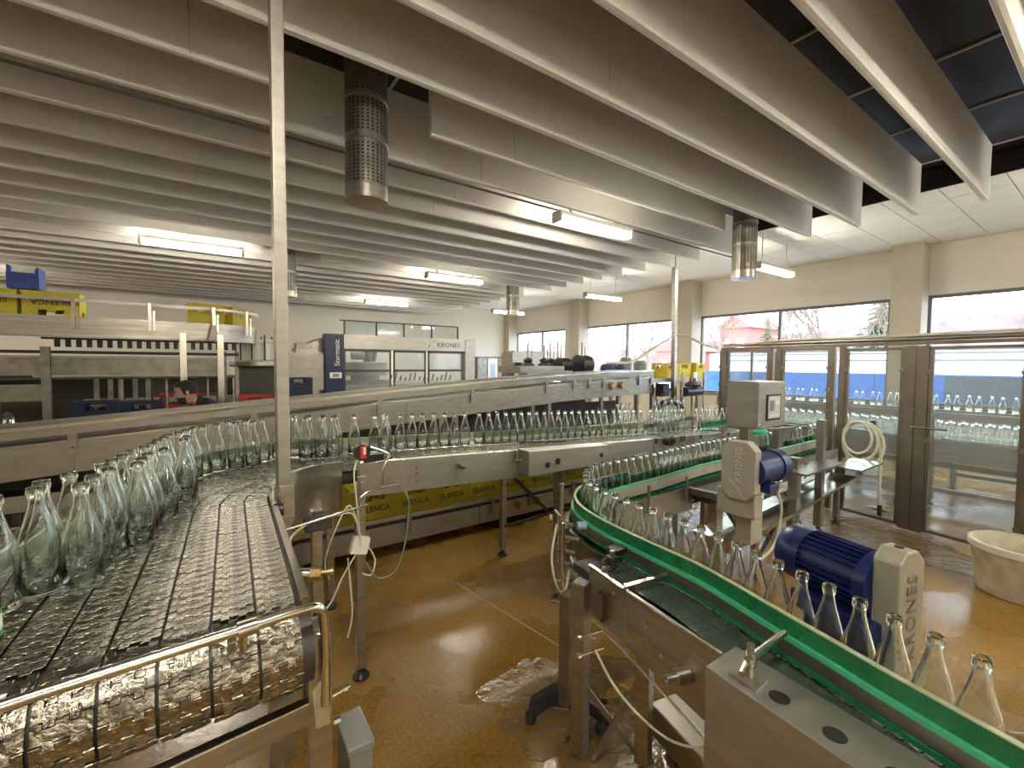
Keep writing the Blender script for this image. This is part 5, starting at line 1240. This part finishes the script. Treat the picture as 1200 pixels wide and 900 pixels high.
for s in (-1, 1):
    obj('ear', MB().lathe([(.004, -.03), (.012, -.02), (.015, 0), (.016, .018), (.008, .03)], (hx + .012, hy + s * .078, hz - .005), 8, capt=True).xf(tiltm), 'skin', head, smooth=True)
    obj('eye', MB().lathe([(.004, -.008), (.011, 0), (.004, .008)], (hx - .086, hy + s * .030, hz + .015), 8, capt=True).xf(tiltm), 'dark', head, smooth=True)
    obj('eyebrow', MB().box(hx - .100, hx - .086, hy + s * .030 - .018, hy + s * .030 + .018, hz + .030, hz + .038).xf(tiltm), 'hair', head)
obj('mouth', MB().box(hx - .094, hx - .082, hy - .024, hy + .024, hz - .068, hz - .060).xf(tiltm), 'red', head)
hr = MB(); rg = []
for r, z in [(.084, -.02), (.088, .02), (.090, .055), (.084, .09), (.066, .118), (.036, .134), (.010, .138)]:
    for j in range(n):
        t = 2 * PI * j / n; k = 1.16
        fx = r * k * math.cos(t) + .010; zz = z
        if math.cos(t) < -.35: zz = max(z, .068 + .03 * (1 if z > .1 else 0)); fx = max(fx, -.094)
        rg.append((hx + fx, hy + r * .96 * math.sin(t), hz + zz))
hr.add(rg, [(i * n + j, i * n + (j + 1) % n, (i + 1) * n + (j + 1) % n, (i + 1) * n + j) for i in range(6) for j in range(n)] + [tuple(range(6 * n, 7 * n))])
obj('hair', hr.xf(tiltm), 'hair', head, smooth=True)
brd = MB(); rg = []
for r, z in [(.038, -.128), (.056, -.118), (.070, -.085), (.077, -.045)]:
    for j in range(12):
        t = PI + (j - 5.5) / 5.5 * 1.5; rg.append((hx + r * 1.20 * math.cos(t) - .004, hy + r * .95 * math.sin(t), hz + z))
brd.add(rg, [(i * 12 + j, i * 12 + j + 1, (i + 1) * 12 + j + 1, (i + 1) * 12 + j) for i in range(3) for j in range(11)])
obj('beard', brd.xf(tiltm), 'hair', head, smooth=True)
skin_body('neck', [(-.07, 6.08, 1.26), (-.12, 6.075, 1.31), (-.16, 6.07, 1.35)], [(0, 1), (1, 2)], [.055, .052, .052], 'skin', pw, 1)
for s, y in ((-1, 5.90), (1, 6.28)):
    b = Vector((-.27, y, .89)); hv = [b, b + Vector((-.045, 0, -.012))]; he = [(0, 1)]; hrd = [.022, .03]
    for k in range(4):
        o_ = -.030 + .020 * k; L = (.034, .040, .038, .030)[k]; i = len(hv)
        hv += [b + Vector((-.085, o_, -.018)), b + Vector((-.085 - L * .6, o_ * 1.1, -.030)), b + Vector((-.085 - L, o_ * 1.1, -.055))]; he += [(1, i), (i, i + 1), (i + 1, i + 2)]; hrd += [.010, .009, .008]
    i = len(hv); hv += [b + Vector((-.055, -s * .040, -.025)), b + Vector((-.085, -s * .052, -.040))]; he += [(1, i), (i, i + 1)]; hrd += [.011, .009]
    skin_body('hand', hv, he, hrd, 'skin', pw, 1)

# ================================================================ OUTSIDE
struct('ground_outside', MB().box(WX + .3, 120, -60, 120, -.3, -.1), mat('pale_snowy_yard', (.62, .64, .66), .9, noise=.2, scale=.4))
bw = thing('blue_tarpaulin_wall', 'long blue tarpaulin barrier outside the windows', 'barrier', (15, 6, -.1))
for k in range(7):
    y = -4 + k * 2.05; obj('tarpaulin_panel', MB().box(15 + .02 * (k % 2), 15.06 + .02 * (k % 2), y, y + 2.04, -.1, 1.56), mat('blue_tarpaulin', (.045, .15, .44), .6, noise=.25, scale=3) if k == 0 else bpy.data.materials['blue_tarpaulin'], bw)
tr_ = thing('white_trailer', 'long low white trailer with grey stripes behind the blue barrier', 'trailer', (21, 2, -.1))
obj('trailer_body', MB().box(20, 22.5, -9, 12, -.1, 2.3), mat('white_paint', (.85, .87, .88), .6), tr_)
for z in (1.95, 2.2): obj('stripe', MB().box(19.97, 20.0, -9, 12, z, z + .06), 'grey', tr_)
gs = thing('grey_tarpaulin_screen', 'grey-blue sheet screen standing outside the right window', 'screen', (13.0, .6, 0))
obj('sheet', MB().box(13.0, 13.04, -3.0, 2.43, -.1, 1.55), mat('grey_blue_sheet', (.10, .135, .19), .7, noise=.3, scale=2, stretch=(1, 1, 6)), gs)
for n, (x, y, w, h) in enumerate([(48, 26.1, 3.2, 5.9), (50, 35.6, 4.5, 3.6)]):
    t = thing('red_house', ['red house with snowy gable roof seen through the middle window', 'second red-roofed house farther left outside'][n], 'house', (x, y, -.2))
    obj('wall', MB().box(x, x + 7, y - w / 2, y + w / 2, -.2, h), mat('red_house_paint', (.38, .13, .11), .8) if n == 0 else bpy.data.materials['red_house_paint'], t)
    obj('roof', MB().add([(x - .3, y - w / 2 - .5, h), (x - .3, y + w / 2 + .5, h), (x - .3, y, h + 1.5), (x + 7.3, y - w / 2 - .5, h), (x + 7.3, y + w / 2 + .5, h), (x + 7.3, y, h + 1.5)], [(0, 1, 2), (5, 4, 3), (0, 2, 5, 3), (1, 4, 5, 2), (0, 3, 4, 1)]), bpy.data.materials['red_house_paint'], t)
    for yy_ in (-.8, .8): obj('window', MB().box(x - .05, x, y + yy_ - .4, y + yy_ + .4, h - 2.4, h - 1.2), 'white', t)
M['bark'] = mat('bare_bark', (.16, .12, .09), .9); M['needles'] = mat('conifer_needles', (.07, .12, .06), .9); M['scrub'] = mat('reddish_scrub', (.26, .20, .19), .95, noise=.4, scale=.6)
def bare_tree(x, y, h, seed, label):
    r = random.Random(seed); t = thing('bare_tree', label, 'tree', (x, y, -.2), 'trees outside the windows'); tk = MB(); br = MB()
    tk.tube([(x, y, -.2), (x + .1, y, h * .35)], [h * .022, h * .016], 6)
    def grow(p, d, L, rad, dep):
        q = p + d * L; (br).tube([p, q], [rad, rad * .65], 4, False)
        if dep == 0: return
        for _ in range(3):
            nd = (d + Vector((r.uniform(-.75, .75), r.uniform(-.75, .75), r.uniform(-.15, .6)))).normalized(); grow(q, nd, L * r.uniform(.6, .85), rad * .6, dep - 1)
    for _ in range(4): grow(Vector((x + .1, y, h * .33)), Vector((r.uniform(-.6, .6), r.uniform(-.6, .6), 1)).normalized(), h * .2, h * .011, 4)
    obj('trunk', tk, 'bark', t); obj('branches', br, 'bark', t)
def conifer(x, y, h, seed, label):
    r = random.Random(seed); t = thing('conifer_tree', label, 'tree', (x, y, -.2), 'trees outside the windows'); m = MB()
    obj('trunk', MB().cyl((x, y, -.2), (x, y, h * .9), h * .02, 6), 'bark', t)
    for k in range(26):
        z = h * (.15 + .85 * k / 26); rad = (1 - k / 26) * h * .26 + .1
        for j in range(11):
            a = 2 * PI * j / 11 + r.uniform(0, .6); L = rad * r.uniform(.7, 1.1); p = Vector((x, y, z)); d = Vector((math.cos(a), math.sin(a), -.35)); s = Vector((-math.sin(a), math.cos(a), 0)) * L * .16
            m.add([p, p + d * L * .6 + s, p + d * L, p + d * L * .6 - s, p + d * L * .5 + Vector((0, 0, -.12 * L))], [(0, 1, 2, 3), (0, 1, 4), (0, 3, 4), (1, 2, 4), (3, 2, 4)])
    obj('needles', m, 'needles', t)
bare_tree(30, 10.8, 7.5, 1, 'bare branching tree left of centre in the near window'); bare_tree(32, 13.2, 6.5, 2, 'bare tree beside the window mullion, second from the near pillar')
bare_tree(27, 7.9, 5.5, 3, 'low bare bush tree in front of the conifer'); bare_tree(28, 16.2, 6.5, 4, 'thin bare tree left of the red house'); bare_tree(40, 42, 9, 5, 'bare tree in the farther middle window')
bare_tree(34, 48, 8, 6, 'bare tree in the farthest left window'); bare_tree(30, 23.6, 7, 8, 'twiggy tree right of the tall ceiling post')
conifer(36, 9.8, 8.5, 7, 'dark conifer at the right of the near window'); conifer(44, 20.6, 7.0, 9, 'distant conifer right of the red house')
hs_ = tag(obj('scrub_hill', MB().add([(60, -45, -.3), (60, -45, 6), (60, -20, 7.6), (60, 0, 7.2), (60, 20, 6.0), (60, 60, 4.0), (60, 110, 6), (60, 110, -.3)] + [(80, -45, -.3), (80, -45, 8), (80, -20, 9), (80, 0, 9), (80, 20, 8), (80, 60, 6), (80, 110, 8), (80, 110, -.3)],
    [tuple(range(8))] + [(i, i + 1, 9 + i, 8 + i) for i in range(7)]), 'scrub', kind='structure'), 'reddish scrub hillside beyond the yard')
gh = tag(obj('green_bank', MB().add([(30, 50, -.3), (30, 74, -.3), (34, 74, 4.0), (34, 50, 3.0), (40, 50, -.3), (40, 74, -.3)], [(0, 1, 2, 3), (3, 2, 5, 4), (0, 3, 4), (1, 5, 2)]), mat('grass', (.14, .26, .08), .9), kind='structure'), 'grassy bank outside the farthest window')
